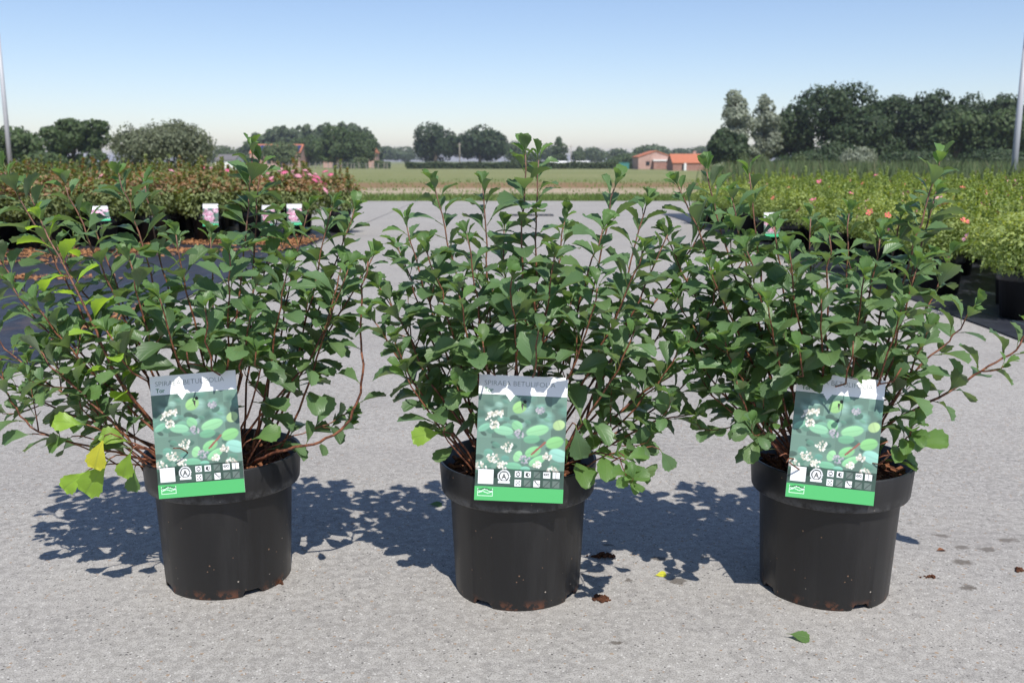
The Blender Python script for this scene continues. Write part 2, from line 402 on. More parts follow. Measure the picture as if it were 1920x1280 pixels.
def tree(name, px0, px1, ptop, d, kind, seed, label, cat='tree', base=None, n=3200, shape='round', group=None, trunk=True, low=.08, size=None):
    r = random.Random(seed)
    zb = hz(d)-.03; a = P(px0, ptop, d); b = P(px1, ptop, d); H = a.z-zb; W = b.x-a.x
    root = empty(name, ((a.x+b.x)/2, d, zb)); lobes = []
    if shape == 'round':
        for i in range(9):
            an = r.uniform(0, 6.28); rr = r.uniform(.12, .30)*W; zz = r.uniform(.34, .74)*H; k = r.uniform(.22, .34)
            lobes.append((math.cos(an)*rr, math.sin(an)*rr, zz, k*W, k*W, k*min(W, H)*.9))
        lobes.append((r.uniform(-.1, .1)*W, 0, H*.76, .26*W, .26*W, H*.24))
        lobes.append((-.32*W, 0, H*.42, .19*W, .22*W, H*.24)); lobes.append((.32*W, 0, H*.46, .19*W, .22*W, H*.24))
    elif shape == 'dome':
        lobes.append((0, 0, H*.42, W*.44, W*.4, H*.55))
        for i in range(12):
            an = r.uniform(0, 6.28); rr = r.uniform(.1, .36)*W
            lobes.append((math.cos(an)*rr, math.sin(an)*rr, H*(.34+.42*(1-(rr/W/.42)**2))*r.uniform(.7, 1.05), W*.16, W*.16, H*.22))
    elif shape == 'tall':
        for i in range(11):
            t = i/10; k = (.20+.22*math.sin(math.pi*min(1, t*.85+.18)))
            lobes.append((r.uniform(-.26, .26)*W*(1-.4*t), r.uniform(-.2, .2)*W, H*(.14+.76*t), k*W, k*W, H*.11))
    elif shape == 'open':
        for i in range(16):
            an = r.uniform(0, 6.28); rr = r.uniform(.12, .38)*W; zz = r.uniform(.42, .86)*H
            lobes.append((math.cos(an)*rr, math.sin(an)*rr, zz, .17*W, .17*W, H*.13))
        lobes.append((0, 0, H*.86, .2*W, .2*W, H*.13)); lobes.append((-.25*W, 0, H*.2, .22*W, .2*W, H*.2)); lobes.append((.25*W, 0, H*.22, .25*W, .2*W, H*.22))
    n = int(n*2.4); sz = (size or max(.05*W, d*.0016))*.62
    link('crown', crown_mesh('crown', lobes, n, sz, seed), TM[kind], root)
    if trunk:
        m = MB(); rt = .035*min(W, H); m.tube([(0, 0, -.05), (rt*.3, 0, H*.25), (-rt*.2, rt*.2, H*.5), (0, 0, H*.8)], [rt*1.3, rt, rt*.75, rt*.2], 7)
        for i in range(5):
            l = lobes[i % len(lobes)]; m.tube([(0, 0, H*(.2+.07*i)), (l[0]*.5, l[1]*.5, (H*(.2+.07*i)+l[2])/2+.03*H), (l[0], l[1], l[2])], [rt*.5, rt*.35, rt*.12], 5)
        m.build('trunk', M['trunk'], root, True)
    return tag(root, label, cat, group)
GF = 'distant trees along the field'
tree('tree', -60, 75, 236, 85, 'mid', 11, 'bushy green tree behind the left lamp pole', base=312)
tree('tree', 66, 196, 221, 95, 'mid', 12, 'open-crowned tree with a pale bare trunk between bushy neighbours', shape='open', n=3600)
tree('willow_bush', 184, 412, 221, 62, 'willow', 13, 'huge rounded grey-green willow bush behind the rust-tipped shrubs', 'bush', shape='dome', n=9000, trunk=False, size=.17)
tree('tree', 30, 130, 283, 80, 'mid', 14, 'low shrubby growth under the open-crowned tree', 'bush', n=1600, shape='dome', trunk=False)
tree('tree', 380, 452, 272, 260, 'far', 15, 'small dark tree behind the white shed', n=900)
# poplar wood behind the farm
r0 = random.Random(5)
tops = [(468, 262), (486, 250), (503, 243), (520, 238), (541, 237), (560, 236), (580, 234), (600, 235), (620, 231), (640, 230), (655, 231), (670, 236), (686, 240), (695, 252)]
for i, (x, t) in enumerate(tops):
    tree('poplar_tree', x-24, x+20, t, 330+r0.uniform(-12, 25), 'far', 40+i, 'tall poplar in the wooded block behind the solar-panelled farm roof', n=1300, shape='tall', group='poplars behind the farm', size=1.0)
tree('tree', 488, 562, 264, 215, 'light', 60, 'light green tree in front of the solar-panelled roof', n=2200)
tree('tree', 540, 610, 252, 240, 'mid', 61, 'leafy tree at the right end of the solar-panelled roof', n=2000)
tree('tree', 582, 668, 234, 210, 'mid', 62, 'broad dark tree beside the farm, the larger of two', n=3200)
tree('tree', 640, 706, 244, 214, 'mid', 63, 'broad dark tree beside the farm, the smaller of two', n=2600)
for i, (x0, x1, t, d, k) in enumerate([(696, 740, 274, 520, 'far'), (728, 790, 275, 540, 'far'), (940, 985, 264, 330, 'far'), (1000, 1048, 268, 420, 'far'), (1072, 1098, 274, 330, 'far'),
        (1090, 1140, 275, 430, 'far'), (1125, 1190, 278, 420, 'far'), (1180, 1268, 271, 400, 'far'), (1255, 1300, 278, 500, 'far'), (1290, 1350, 273, 460, 'far'), (1140, 1215, 287, 300, 'mid'), (960, 1010, 284, 300, 'mid')]):
    tree('distant_tree', x0, x1, t, d, k, 80+i, 'hazy tree in the far line between the oaks and the brick barn', n=1300, group=GF)
tree('tree', 774, 856, 231, 290, 'dark', 101, 'lone dark round oak at the start of the field hedge', n=3600)
tree('tree', 846, 952, 234, 292, 'dark', 102, 'wider dark oak behind the wooden pole', n=4200)
tree('tree', 1036, 1066, 257, 300, 'mid', 103, 'slim pointed poplar standing alone in the far line', n=1300, shape='tall')
# right-hand wood
tree('silver_tree', 1344, 1424, 171, 104, 'silver', 120, 'tall silvery poplar at the edge of the dark wood', n=4600, shape='tall', size=.28)
tree('silver_tree', 1404, 1466, 178, 108, 'silver', 121, 'slimmer silvery poplar against the dark wood', n=3200, shape='tall', size=.28)
WL = ['low dark round tree between the orange barn and the taller silvery poplar', 'dark tree directly beside the slimmer silvery poplar', 'tallest and broadest dark tree of the wood, above the grey willow shrub',
      'dark tree next to the tallest one of the wood', 'dark round-topped tree midway between the tallest tree and the lamp pole', 'dark tree standing between two others near the lamp pole', 'dark tree rising behind the right lamp pole',
      'dark tree beyond the right lamp pole, at the end of the wood', 'lower dark tree in front of the tallest one']
for i, (x0, x1, t, d) in enumerate([(1330, 1400, 240, 100), (1428, 1528, 196, 112), (1490, 1662, 158, 110), (1610, 1745, 178, 116), (1690, 1812, 168, 112), (1770, 1880, 172, 118), (1830, 1960, 176, 110), (1920, 2060, 170, 114), (1560, 1700, 215, 106)]):
    tree('broadleaf_tree', x0, x1, t, d, 'dark', 130+i, WL[i], n=4600, group='dark trees of the wood', size=.36)
for i, (x0, x1, t, d) in enumerate([(1745, 1850, 205, 100), (1830, 1950, 210, 98)]):
    tree('broadleaf_tree', x0, x1, t, d, 'mid', 145+i, ('lighter green tree in front of the wood, beside its dark gap', 'lighter green tree at the right lamp pole, before the wood')[i], n=3800, group='lighter trees before the wood', size=.34)
tree('willow_shrub', 1572, 1652, 272, 84, 'silver', 150, 'grey-leaved willow shrub between the reeds and the wood', 'bush', n=2200, shape='dome', trunk=False, size=.16)
for i, (x0, x1, t) in enumerate([(1380, 1408, 286), (1416, 1446, 288), (1482, 1516, 286)]):
    tree('young_shrub', x0, x1, t, 84, 'light', 152+i, 'small light green shrub at the foot of the wood', 'bush', n=700, shape='dome', trunk=False, group='small shrubs by the wood', size=.14)
tree('thicket', 1440, 1580, 284, 92, 'dark', 156, 'dark low thicket closing the foot of the wood', 'bush', n=2600, shape='dome', trunk=False, size=.25)
tree('thicket', 1500, 1620, 262, 98, 'dark', 159, 'dark low thicket under the tallest tree of the wood', 'bush', n=3000, shape='dome', trunk=False, size=.25)
tree('thicket', 1640, 1800, 280, 92, 'dark', 157, 'dark low thicket right of the grey willow shrub', 'bush', n=2600, shape='dome', trunk=False, size=.25)
tree('thicket', 1780, 1960, 278, 92, 'dark', 158, 'dark low thicket beside the right lamp pole', 'bush', n=2600, shape='dome', trunk=False, size=.25)
# hedges
def hedge(px0, px1, ptop, d, seed, label, dep=1.2, n=2500, kind='hedge'):
    a = P(px0, ptop, d); b = P(px1, ptop, d); zb = hz(d)-.03; H = a.z-zb; g = np.random.default_rng(seed)
    root = empty('hedge', ((a.x+b.x)/2, d, zb)); W = b.x-a.x
    x = g.uniform(-W/2, W/2, n); y = g.uniform(-dep/2, dep/2, n); z = g.uniform(0, 1, n)**.6*H*(.94+.1*np.sin(x*.9+seed))
    c = np.stack([x, y, z], 1); nn = g.normal(size=(n, 3)); nn[:, 1] -= .8; nn[:, 2] += .6; nn /= np.linalg.norm(nn, axis=1)[:, None]
    t = np.cross(nn, g.normal(size=(n, 3))); t /= np.linalg.norm(t, axis=1)[:, None]; bt = np.cross(nn, t); s = .22
    V = np.stack([c-t*s, c-bt*s*.7, c+t*s, c+bt*s*.7], 1); V[:, :, 2] = np.maximum(V[:, :, 2], .01)
    link('crown', quads_mesh('hedge', V.reshape(-1, 3), n, 4, g.uniform(0, 1, n)), TM[kind], root)
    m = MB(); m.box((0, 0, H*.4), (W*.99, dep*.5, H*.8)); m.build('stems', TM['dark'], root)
    return tag(root, label, 'hedge')
hedge(760, 1262, 304, 196, 1, 'long low clipped hedge at the far side of the field', n=7000)
hedge(664, 690, 296, 205, 2, 'square clipped yellow-green hedge right of the fence', n=700, kind='light')
hedge(702, 732, 302, 205, 3, 'lower clipped hedge at the end of the fence', n=600, kind='light')
hedge(632, 664, 304, 206, 4, 'brownish clipped hedge behind the fence posts', n=600, kind='hedge')

# ------------------------------------------------------------------ far buildings
def building(name, px0, px1, peave, pridge, pbase, d, depth, wall, roof, label, gable_front=False, ridge_in=0):
    a = P(px0, peave, d); b = P(px1, peave, d); zb = P(px0, pbase, d).z-.25; H = a.z-zb; HR = P(px0, pridge, d).z-zb; W = b.x-a.x
    root = empty(name, ((a.x+b.x)/2, d, zb)); m = MB(); x0, x1 = -W/2, W/2; r = MB(); ov = .15; th = .14
    if gable_front:
        m.poly([(x0, 0, 0), (x1, 0, 0), (x1, 0, H), (0, 0, HR), (x0, 0, H)]); m.poly([(x1, depth, 0), (x0, depth, 0), (x0, depth, H), (0, depth, HR), (x1, depth, H)])
        m.poly([(x0, depth, 0), (x0, 0, 0), (x0, 0, H), (x0, depth, H)]); m.poly([(x1, 0, 0), (x1, depth, 0), (x1, depth, H), (x1, 0, H)])
        for s in (-1, 1):
            e = s*(W/2+ov); sl = (HR-H)/(W/2); ez = H-ov*sl
            pts = [(e, -ov, ez+.02), (0, -ov, HR+.02), (0, depth+ov, HR+.02), (e, depth+ov, ez+.02)]
            b0 = len(r.v); r.v += [Vector(p) for p in pts]+[Vector(p)+Vector((0, 0, th)) for p in pts]
            for q in ((0,1,2,3),(4,7,6,5),(0,4,5,1),(1,5,6,2),(2,6,7,3),(3,7,4,0)): r.f.append(tuple(b0+i for i in q))
    else:
        m.poly([(x0, 0, 0), (x1, 0, 0), (x1, 0, H), (x0, 0, H)]); m.poly([(x1, depth, 0), (x0, depth, 0), (x0, depth, H), (x1, depth, H)])
        m.poly([(x0, depth, 0), (x0, 0, 0), (x0, 0, H), (x0, depth/2, HR-.05), (x0, depth, H)]); m.poly([(x1, 0, 0), (x1, depth, 0), (x1, depth, H), (x1, depth/2, HR-.05), (x1, 0, H)])
        for s in (0, 1):
            sl = (HR-H)/(depth/2); y = -ov if s == 0 else depth+ov; ez = H-ov*sl+.03
            pts = [(x0-ov, y, ez), (x1+ov, y, ez), (x1+ov-ridge_in, depth/2, HR), (x0-ov+ridge_in, depth/2, HR)]
            b0 = len(r.v); r.v += [Vector(p) for p in pts]+[Vector(p)+Vector((0, 0, th)) for p in pts]
            for q in ((0,1,2,3),(4,7,6,5),(0,4,5,1),(1,5,6,2),(2,6,7,3),(3,7,4,0)): r.f.append(tuple(b0+i for i in q))
    m.build('wall', wall, root); rf = r.build('roof', roof, root)
    tag(root, label, 'building'); return root, rf, W, H, HR
# pale brick house seen gable-on, with a lower red brick lean-to before it
h1, rf, W, H, HR = building('brick_house', 1197, 1261, 295, 284, 315, 182, 9, M['brick_pale'], M['tile'], 'pale pink brick house with its gable to the field', True)
m = MB(); m.box((W*.2, -.9, H*.34), (W*.56, 1.7, H*.68)); a1 = m.build('annex', M['brick_red'], h1); a1['label'] = 'low red brick annex with a pale parapet'
m = MB(); m.box((W*.2, -.95, H*.68+.14), (W*.6, 1.9, .28)); m.build('parapet', M['white'], a1)
m = MB(); m.box((W*.33, -1.78, H*.2), (.5, .06, H*.34)); m.build('door', M['window'], a1)
m = MB(); m.box((-W*.22, -.05, H*.5), (.7, .08, .7)); wd = m.build('window', M['window'], h1)
h2, rf, W2, H2, HR2 = building('brick_barn', 1262, 1331, 306, 290, 320, 160, 6, M['brick_red'], M['tile'], 'long red brick barn with a bright orange tiled roof')
m = MB()
m.box((-W2*.17, -.1, H2*.5), (.38, .12, H2)); m.build('pilaster', M['white'], h2)
m = MB(); m.box((-W2*.23, -.06, H2*.47), (.3, .08, H2*.94)); m.build('door', M['window'], h2)
m = MB(); m.box((W2*.17, 3.2, HR2+.25), (.45, .45, .7)); m.build('chimney', M['brick_pale'], rf)
h3, rf, W3, H3, HR3 = building('farmhouse', 468, 562, 288, 271, 316, 232, 9, M['brick_pale'], M['tile'], 'farm building with solar panels on its red tiled roof')
for i in range(9):
    for j in range(2):
        if i in (4,): continue
        m = MB(); yy = .9+j*1.7; sl = (HR3-H3)/4.5; zz = H3+yy*sl+.3
        x = -W3*.45+i*W3*.105
        q = [(x, yy-.7, zz-.7*sl), (x+W3*.092, yy-.7, zz-.7*sl), (x+W3*.092, yy+.8, zz+.8*sl), (x, yy+.8, zz+.8*sl)]
        b0 = [Vector(p) for p in q]; m.v = b0+[p+Vector((0, 0, .08)) for p in b0]
        m.f = [(3,2,1,0),(4,5,6,7),(0,1,5,4),(1,2,6,5),(2,3,7,6),(3,0,4,7)]; m.build('solar_panel', M['solar'], rf)
for i in range(4):
    m = MB(); m.box((-W3*.36+i*W3*.24, -.04, H3*.5), (1.0, .08, 1.1)); m.build('window', M['window'], h3)
building('cottage', 606, 632, 301, 293, 315, 226, 6, M['brick_pale'], M['tile'], 'small brick cottage half hidden by the farm trees')
building('cottage', 690, 704, 286, 276, 315, 228, 6, M['brick_pale'], M['tile'], 'brick house end showing beside the smaller farm tree', True)
h5, rf5, W5, H5, _ = building('white_shed', 404, 440, 301, 291, 316, 150, 5, M['white'], M['tile_dark'], 'small white shed with a grey roof behind the rust-tipped shrubs')
for i, (x0, x1) in enumerate(((1032, 1072), (1082, 1104))):
    building('white_greenhouse', x0, x1, 309, 303, 316, 240, 5, M['white'], M['white'], ('longer' if i == 0 else 'shorter')+' low white shed behind the far hedge')
t0 = P(1170, 308, 190); m = MB(); m.box((0, 0, .6), (1.9, 1.2, 1.2)); root = empty('skip_container', (t0.x, 190, hz(190)-.03)); m.build('body', M['teal'], root)
m = MB(); m.box((0, 0, 1.24), (2.0, 1.3, .08)); m.build('lid', M['teal'], root); tag(root, 'small teal container beside the far hedge', 'container')

# field fence with posts and two wires
fz = hz(190)-.03; fe = empty('field_fence', (P(600, 310, 190).x, 190, fz)); rr = random.Random(8); fpx = []
x = 442
while x < 735: fpx.append(x); x += rr.choice((6, 7, 9, 11, 14))
for x in fpx:
    hh = 1.25*rr.uniform(.85, 1.1); c = P(x, 310, 190).x-fe.location.x
    m = MB(); m.tube([(c, 0, -.05), (c+rr.uniform(-.14, .14), rr.uniform(-.05, .05), hh)], [.09, .08], 6); m.build('post', M['wood'], fe)
m = MB()
for z in (.5, 1.0): m.tube([(P(442, 310, 190).x-fe.location.x, -.1, z), (P(735, 310, 190).x-fe.location.x, -.1, z)], .012, 4)
m.build('wire', M['metal'], fe); tag(fe, 'row of uneven grey wooden fence posts in front of the farm', 'fence')

# poles
def pole(px, pyt, pyb, d, rad, name, label, mat, arm=False):
    x = P(px, pyb, d).x; zt = P(px, pyt, d).z; z0 = hz(d)-.03 if d > YEND else 0; root = empty(name, (x, d, z0))
    m = MB(); m.tube([(0, 0, -.02), (0, 0, (zt-z0)*.5), (0, 0, zt-z0)], [rad, rad*.9, rad*.72], 12); m.build('shaft', mat, root, True)
    if arm:
        m = MB(); m.box((0, 0, .15), (rad*3.2, rad*3.2, .3)); m.build('base', mat, root)
        m = MB(); m.tube([(0, 0, zt-z0), (0, -.35, zt-z0+.1), (0, -.9, zt-z0+.14)], [rad*.6, rad*.5, rad*.5], 8); ar = m.build('arm', mat, root, True)
        m = MB(); m.box((0, -1.15, zt-z0+.13), (.22, .6, .1)); m.build('lamp_head', M['metal'], ar)
    else:
        m = MB(); m.box((0, 0, (zt-z0)*.93), (1.5*(zt-z0)/9, .1, .1)); m.build('crossarm', mat, root)
    return tag(root, label, 'pole')
pole(19, 60, 306, 30, .075, 'lamp_pole', 'grey steel lamp pole rising behind the rust-tipped shrubs', M['metal'], True)
pole(1896, 60, 372, 16.4, .055, 'lamp_pole', 'grey steel lamp pole beside the reeds and pink cinquefoils', M['metal'], True)
pole(862, 268, 312, 200, .13, 'utility_pole', 'wooden pole in front of the wider dark oak', M['wood'])
pole(1070, 272, 312, 240, .11, 'utility_pole', 'thin wooden pole beside the slim pointed poplar', M['wood'])

# drain in the yard
dg = G(986, 404); de = empty('drain_grate', (dg.x, dg.y, .001)); m = MB()
for s in (-1, 1): m.box((0, s*.13, .004), (.64, .03, .008)); m.box((s*.305, 0, .004), (.03, .23, .008))
m.build('frame', M['dark_iron'], de)
for i in range(9):
    m = MB(); m.box((-.24+i*.06, 0, .0035), (.026, .228, .006)); m.build('bar', M['dark_iron'], de)
tag(de, 'dark iron drain grate set in the concrete yard', 'drain')

# ------------------------------------------------------------------ background pots
def far_pot(rt=.115, h=.2):
    prof = [(0, .004), (rt*.76, .004), (rt*.79, .0), (rt*.90, h*.76), (rt*.985, h*.765), (rt, h*.79), (rt*1.01, h), (rt*.955, h), (rt*.93, h*.88), (0, h*.9)]
    m = MB(); m.lathe(prof, 28); return mesh('pot', m.v, m.f, True)
def bush(n, rad, zc, rz, lsz, seed, tipmix, shoots=0):
    """leafy dome of leaf faces; material 1 marks the coloured young tips"""
    g = np.random.default_rng(seed); d = g.normal(size=(n, 3)); d /= np.linalg.norm(d, axis=1)[:, None]; d[:, 2] = np.where(d[:, 2] < -.82, -d[:, 2], d[:, 2])
    sub = g.normal(size=(18, 3)); sub[:, 2] = np.abs(sub[:, 2])*1.2-.45; sub /= np.linalg.norm(sub, axis=1)[:, None]; amp = g.uniform(.80, 1.18, 18)
    k = (d @ sub.T).argmax(1); r = (g.uniform(.25, 1, n)**.5)*amp[k]*(.9+.2*((d @ sub.T).max(1)-.7))
    c = d*np.array([rad, rad, rz])*r[:, None]; c[:, 2] += zc
    nn = d*.5+g.normal(0, .5, (n, 3))+np.array([0, 0, .6]); nn /= np.linalg.norm(nn, axis=1)[:, None]
    t = d+g.normal(0, .6, (n, 3)); t -= nn*(t*nn).sum(1)[:, None]; t /= np.linalg.norm(t, axis=1)[:, None]; b = np.cross(nn, t)
    s = lsz*g.uniform(.6, 1.2, n)[:, None]
    V = np.stack([c-t*s*.5, c+b*s*.26+nn*s*.06, c+t*s*.55-nn*s*.08, c-b*s*.26+nn*s*.06], 1)
    if shoots:                                 # upright young shoots that break the outline
        ns = int(n*.16); k2 = g.integers(0, shoots, n)[:ns]; sd = g.normal(size=(shoots, 3)); sd[:, 2] = np.abs(sd[:, 2])+.5; sd /= np.linalg.norm(sd, axis=1)[:, None]
        ln = g.uniform(.03, .11, shoots); q = g.uniform(0, 1, ns)
        pos = sd[k2]*np.array([rad, rad, rz])*.92+np.array([0, 0, zc])+np.array([0, 0, 1.0])*(q*ln[k2])[:, None]+sd[k2]*(q*ln[k2]*.35)[:, None]+g.normal(0, .010, (ns, 3))*(1.1-q)[:, None]
        V[:ns] += (pos-c[:ns])[:, None, :]
    cl = np.sin(sub @ np.array([7., 3., 5.])*3)[k]*.25
    mi = ((d[:, 2]*r > .22) & (g.random(n) < (tipmix+cl)*(.4+r*.6))).astype(int)
    return quads_mesh('foliage', V.reshape(-1, 3), n, 4, g.uniform(0, 1, n), mi)
M['spi_g'] = leaf_mat('shrub_green', (.160, .215, .055), (.18, .22, .09), .3, .25, .55, veins=False)
M['spi_r'] = leaf_mat('shrub_rust_tips', (.285, .145, .075), (.28, .18, .1), .3, .22, .55, veins=False, hue=(.19, .16, .06))
M['pot_g'] = leaf_mat('cinquefoil_green', (.190, .268, .062), (.2, .26, .09), .3, .3, .55, veins=False, hue=(.26, .32, .075))
M['pot_y'] = leaf_mat('cinquefoil_pale', (.33, .40, .10), (.31, .37, .13), .25, .3, .55, veins=False)
M['pink'] = plain('pink_petal', (.66, .135, .27), .6, .2, 60, .25)
M['pink2'] = plain('pale_pink_petal', (.72, .33, .42), .6, .2, 60, .25)
M['coral'] = plain('coral_petal', (.72, .16, .15), .6, .2, 60, .25)
M['centre'] = plain('yellow_stamens', (.75, .50, .08), .7, .2, 60, .25)
def corymb(seed):                        # dome of tiny blossoms, as on the left shrubs
    r = random.Random(seed); m = MB()
    for i in range(46):
        a = i*2.4; q = math.sqrt(i/46); p = Vector((math.cos(a)*q*.032, math.sin(a)*q*.032, .012*(1-q*q)+r.uniform(-.002, .003)))
        s = .0058
        n = (Vector((p.x, p.y, .02))).normalized(); t = n.orthogonal().normalized(); b = n.cross(t)
        m.poly([p-t*s, p-b*s+n*.002, p+t*s, p+b*s+n*.002])
    return mesh('flower_head', m.v, m.f)
def blossom():                            # five-petalled flower, as on the right shrubs
    m = MB(); 
    for k in range(5):
        a = k*2*math.pi/5; pts = []
        for t, q in ((.1, 0), (.55, -.42), (.95, -.40), (1.06, 0), (.95, .40), (.55, .42)):
            pts.append((.0195*t*math.cos(a+q), .0195*t*math.sin(a+q), .0045*t*t+.001*(k % 2)))
        m.poly(pts)
    return mesh('flower', m.v, m.f)
def centre_mesh():
    m = MB(); m.lathe([(0, .0025), (.003, .0032), (.0045, .001), (0, .0)], 8); return mesh('stamens', m.v, m.f, True)
POT_ME = far_pot(); POT_ME.materials.append(M['pot_far'])
SPI = [bush(2600, .245, .315, .185, .036, 200+i, .62, 9) for i in range(4)]
for me in SPI: me.materials.append(M['spi_g']); me.materials.append(M['spi_r'])
PTN = [bush(4600, .24, .275, .155, .022, 300+i, .5, 12) for i in range(4)]
for me in PTN: me.materials.append(M['pot_g']); me.materials.append(M['pot_y'])
COR = [corymb(i) for i in range(2)]
for me, k in zip(COR, ('pink', 'pink2')): me.materials.append(M[k])
BLO = []
for k in ('pink', 'pink2', 'coral'):
    me = blossom(); me.name = 'flower'; me.materials.append(M[k]); BLO.append(me)
CEN = centre_mesh(); CEN.materials.append(M['centre'])

def shrub(name, loc, fol, rng, flowers, fl_meshes, cen, label, group, scale=1.0, rad=.2, zc=.36, rz=.2, flat=False):
    root = empty(name, loc, rng.uniform(0, 6.28)); root.scale = (scale,)*3
    link('pot', POT_ME, None, root); o = link('foliage', fol, None, root); o['kind'] = 'stuff'
    for i in range(flowers):
        a = rng.uniform(0, 6.28); e = rng.uniform(.05, 1.2)
        d = Vector((math.cos(a)*math.cos(e), math.sin(a)*math.cos(e), math.sin(e)))
        p = Vector((d.x*rad, d.y*rad, zc+d.z*rz))*1.0+d*rng.uniform(.0, .03)
        f = link('flower', rng.choice(fl_meshes), None, root); f.location = p
        nd = (d+Vector((0, 0, .5))).normalized() if flat else (d+Vector((rng.uniform(-.4, .4), rng.uniform(-.4, .4), .2))).normalized()
        f.rotation_euler = nd.to_track_quat('Z', 'Y').to_euler(); f.scale = (rng.uniform(.6, 1.0) if flat else rng.uniform(.8, 1.25),)*3
        if cen: c = link('stamens', cen, None, f)
    return tag(root, label, 'shrub', group)
rng = random.Random(77)
# left block: rows run away to the left, the front row on a slant
A0 = Vector((-3.75, 6.45)); A1 = Vector((-1.52, 8.45)); du = (A1-A0).normalized(); dv = Vector((-du.y, du.x)); sp = .40
LEFT = []
for j in range(9):
    for i in range(-8, 8):
        q = A1 - du*sp*(i+.5*(j % 2)) + dv*sp*.87*j
        q += Vector((rng.uniform(-.03, .03), rng.uniform(-.03, .03)))
        if i < 0: continue
        px, _ = PX((q.x, q.y, .4))
        if px < -220: continue
        LEFT.append((q, i, j))
for q, i, j in LEFT:
    px, py = PX((q.x, q.y, .45))
    many = i <= 1 and j <= 3
    nf = rng.choice((9, 12, 14)) if many else rng.choice((0, 0, 0, 1, 2))
    lab = ('potted shrub crowded with pink flower heads at the lane end of the rust-tipped block' if many else
           'potted rust-tipped shrub with '+('few pink flowers' if nf else 'no flowers')+(', in the front row on the bark litter' if j == 0 else ', behind the front row with the cards'))
    shrub('potted_shrub', (q.x, q.y, .013), SPI[rng.randrange(4)], rng, nf, COR, None, lab,
          'pink-flowering shrubs at the block end' if many else ('rust-tipped shrubs in pots' if nf else 'flowerless rust-tipped shrubs in pots')+(', front row' if j == 0 else ''), rng.uniform(.94, 1.08), .235, .335, .185, True)
# right block
RIGHT = []
for j in range(19):
    for i in range(12):
        q = Vector((2.02+i*.40+.2*(j % 2), 3.05+j*.37)) + Vector((rng.uniform(-.03, .03), rng.uniform(-.03, .03)))
        px, _ = PX((q.x, q.y, .3))
        if px > 2080 or q.y < 2.9: continue
        RIGHT.append((q, i))
for q, col_i in RIGHT:
    near = q.y < 6.5
    nf = rng.choice((4, 5, 7, 9)) if near else rng.choice((0, 2, 3, 4))
    shrub('potted_cinquefoil', (q.x, q.y, .013), PTN[rng.randrange(4)], rng, nf, BLO, CEN,
          'yellow-green cinquefoil in a black pot '+('with open pink flowers' if nf else 'without flowers')+(', in the row along the lane' if col_i == 0 else ', behind the row along the lane'),
          ('pink-flowering' if nf else 'flowerless')+' cinquefoils in pots'+(' along the lane' if col_i == 0 else ''), rng.uniform(.9, 1.06), .235, .285, .155)

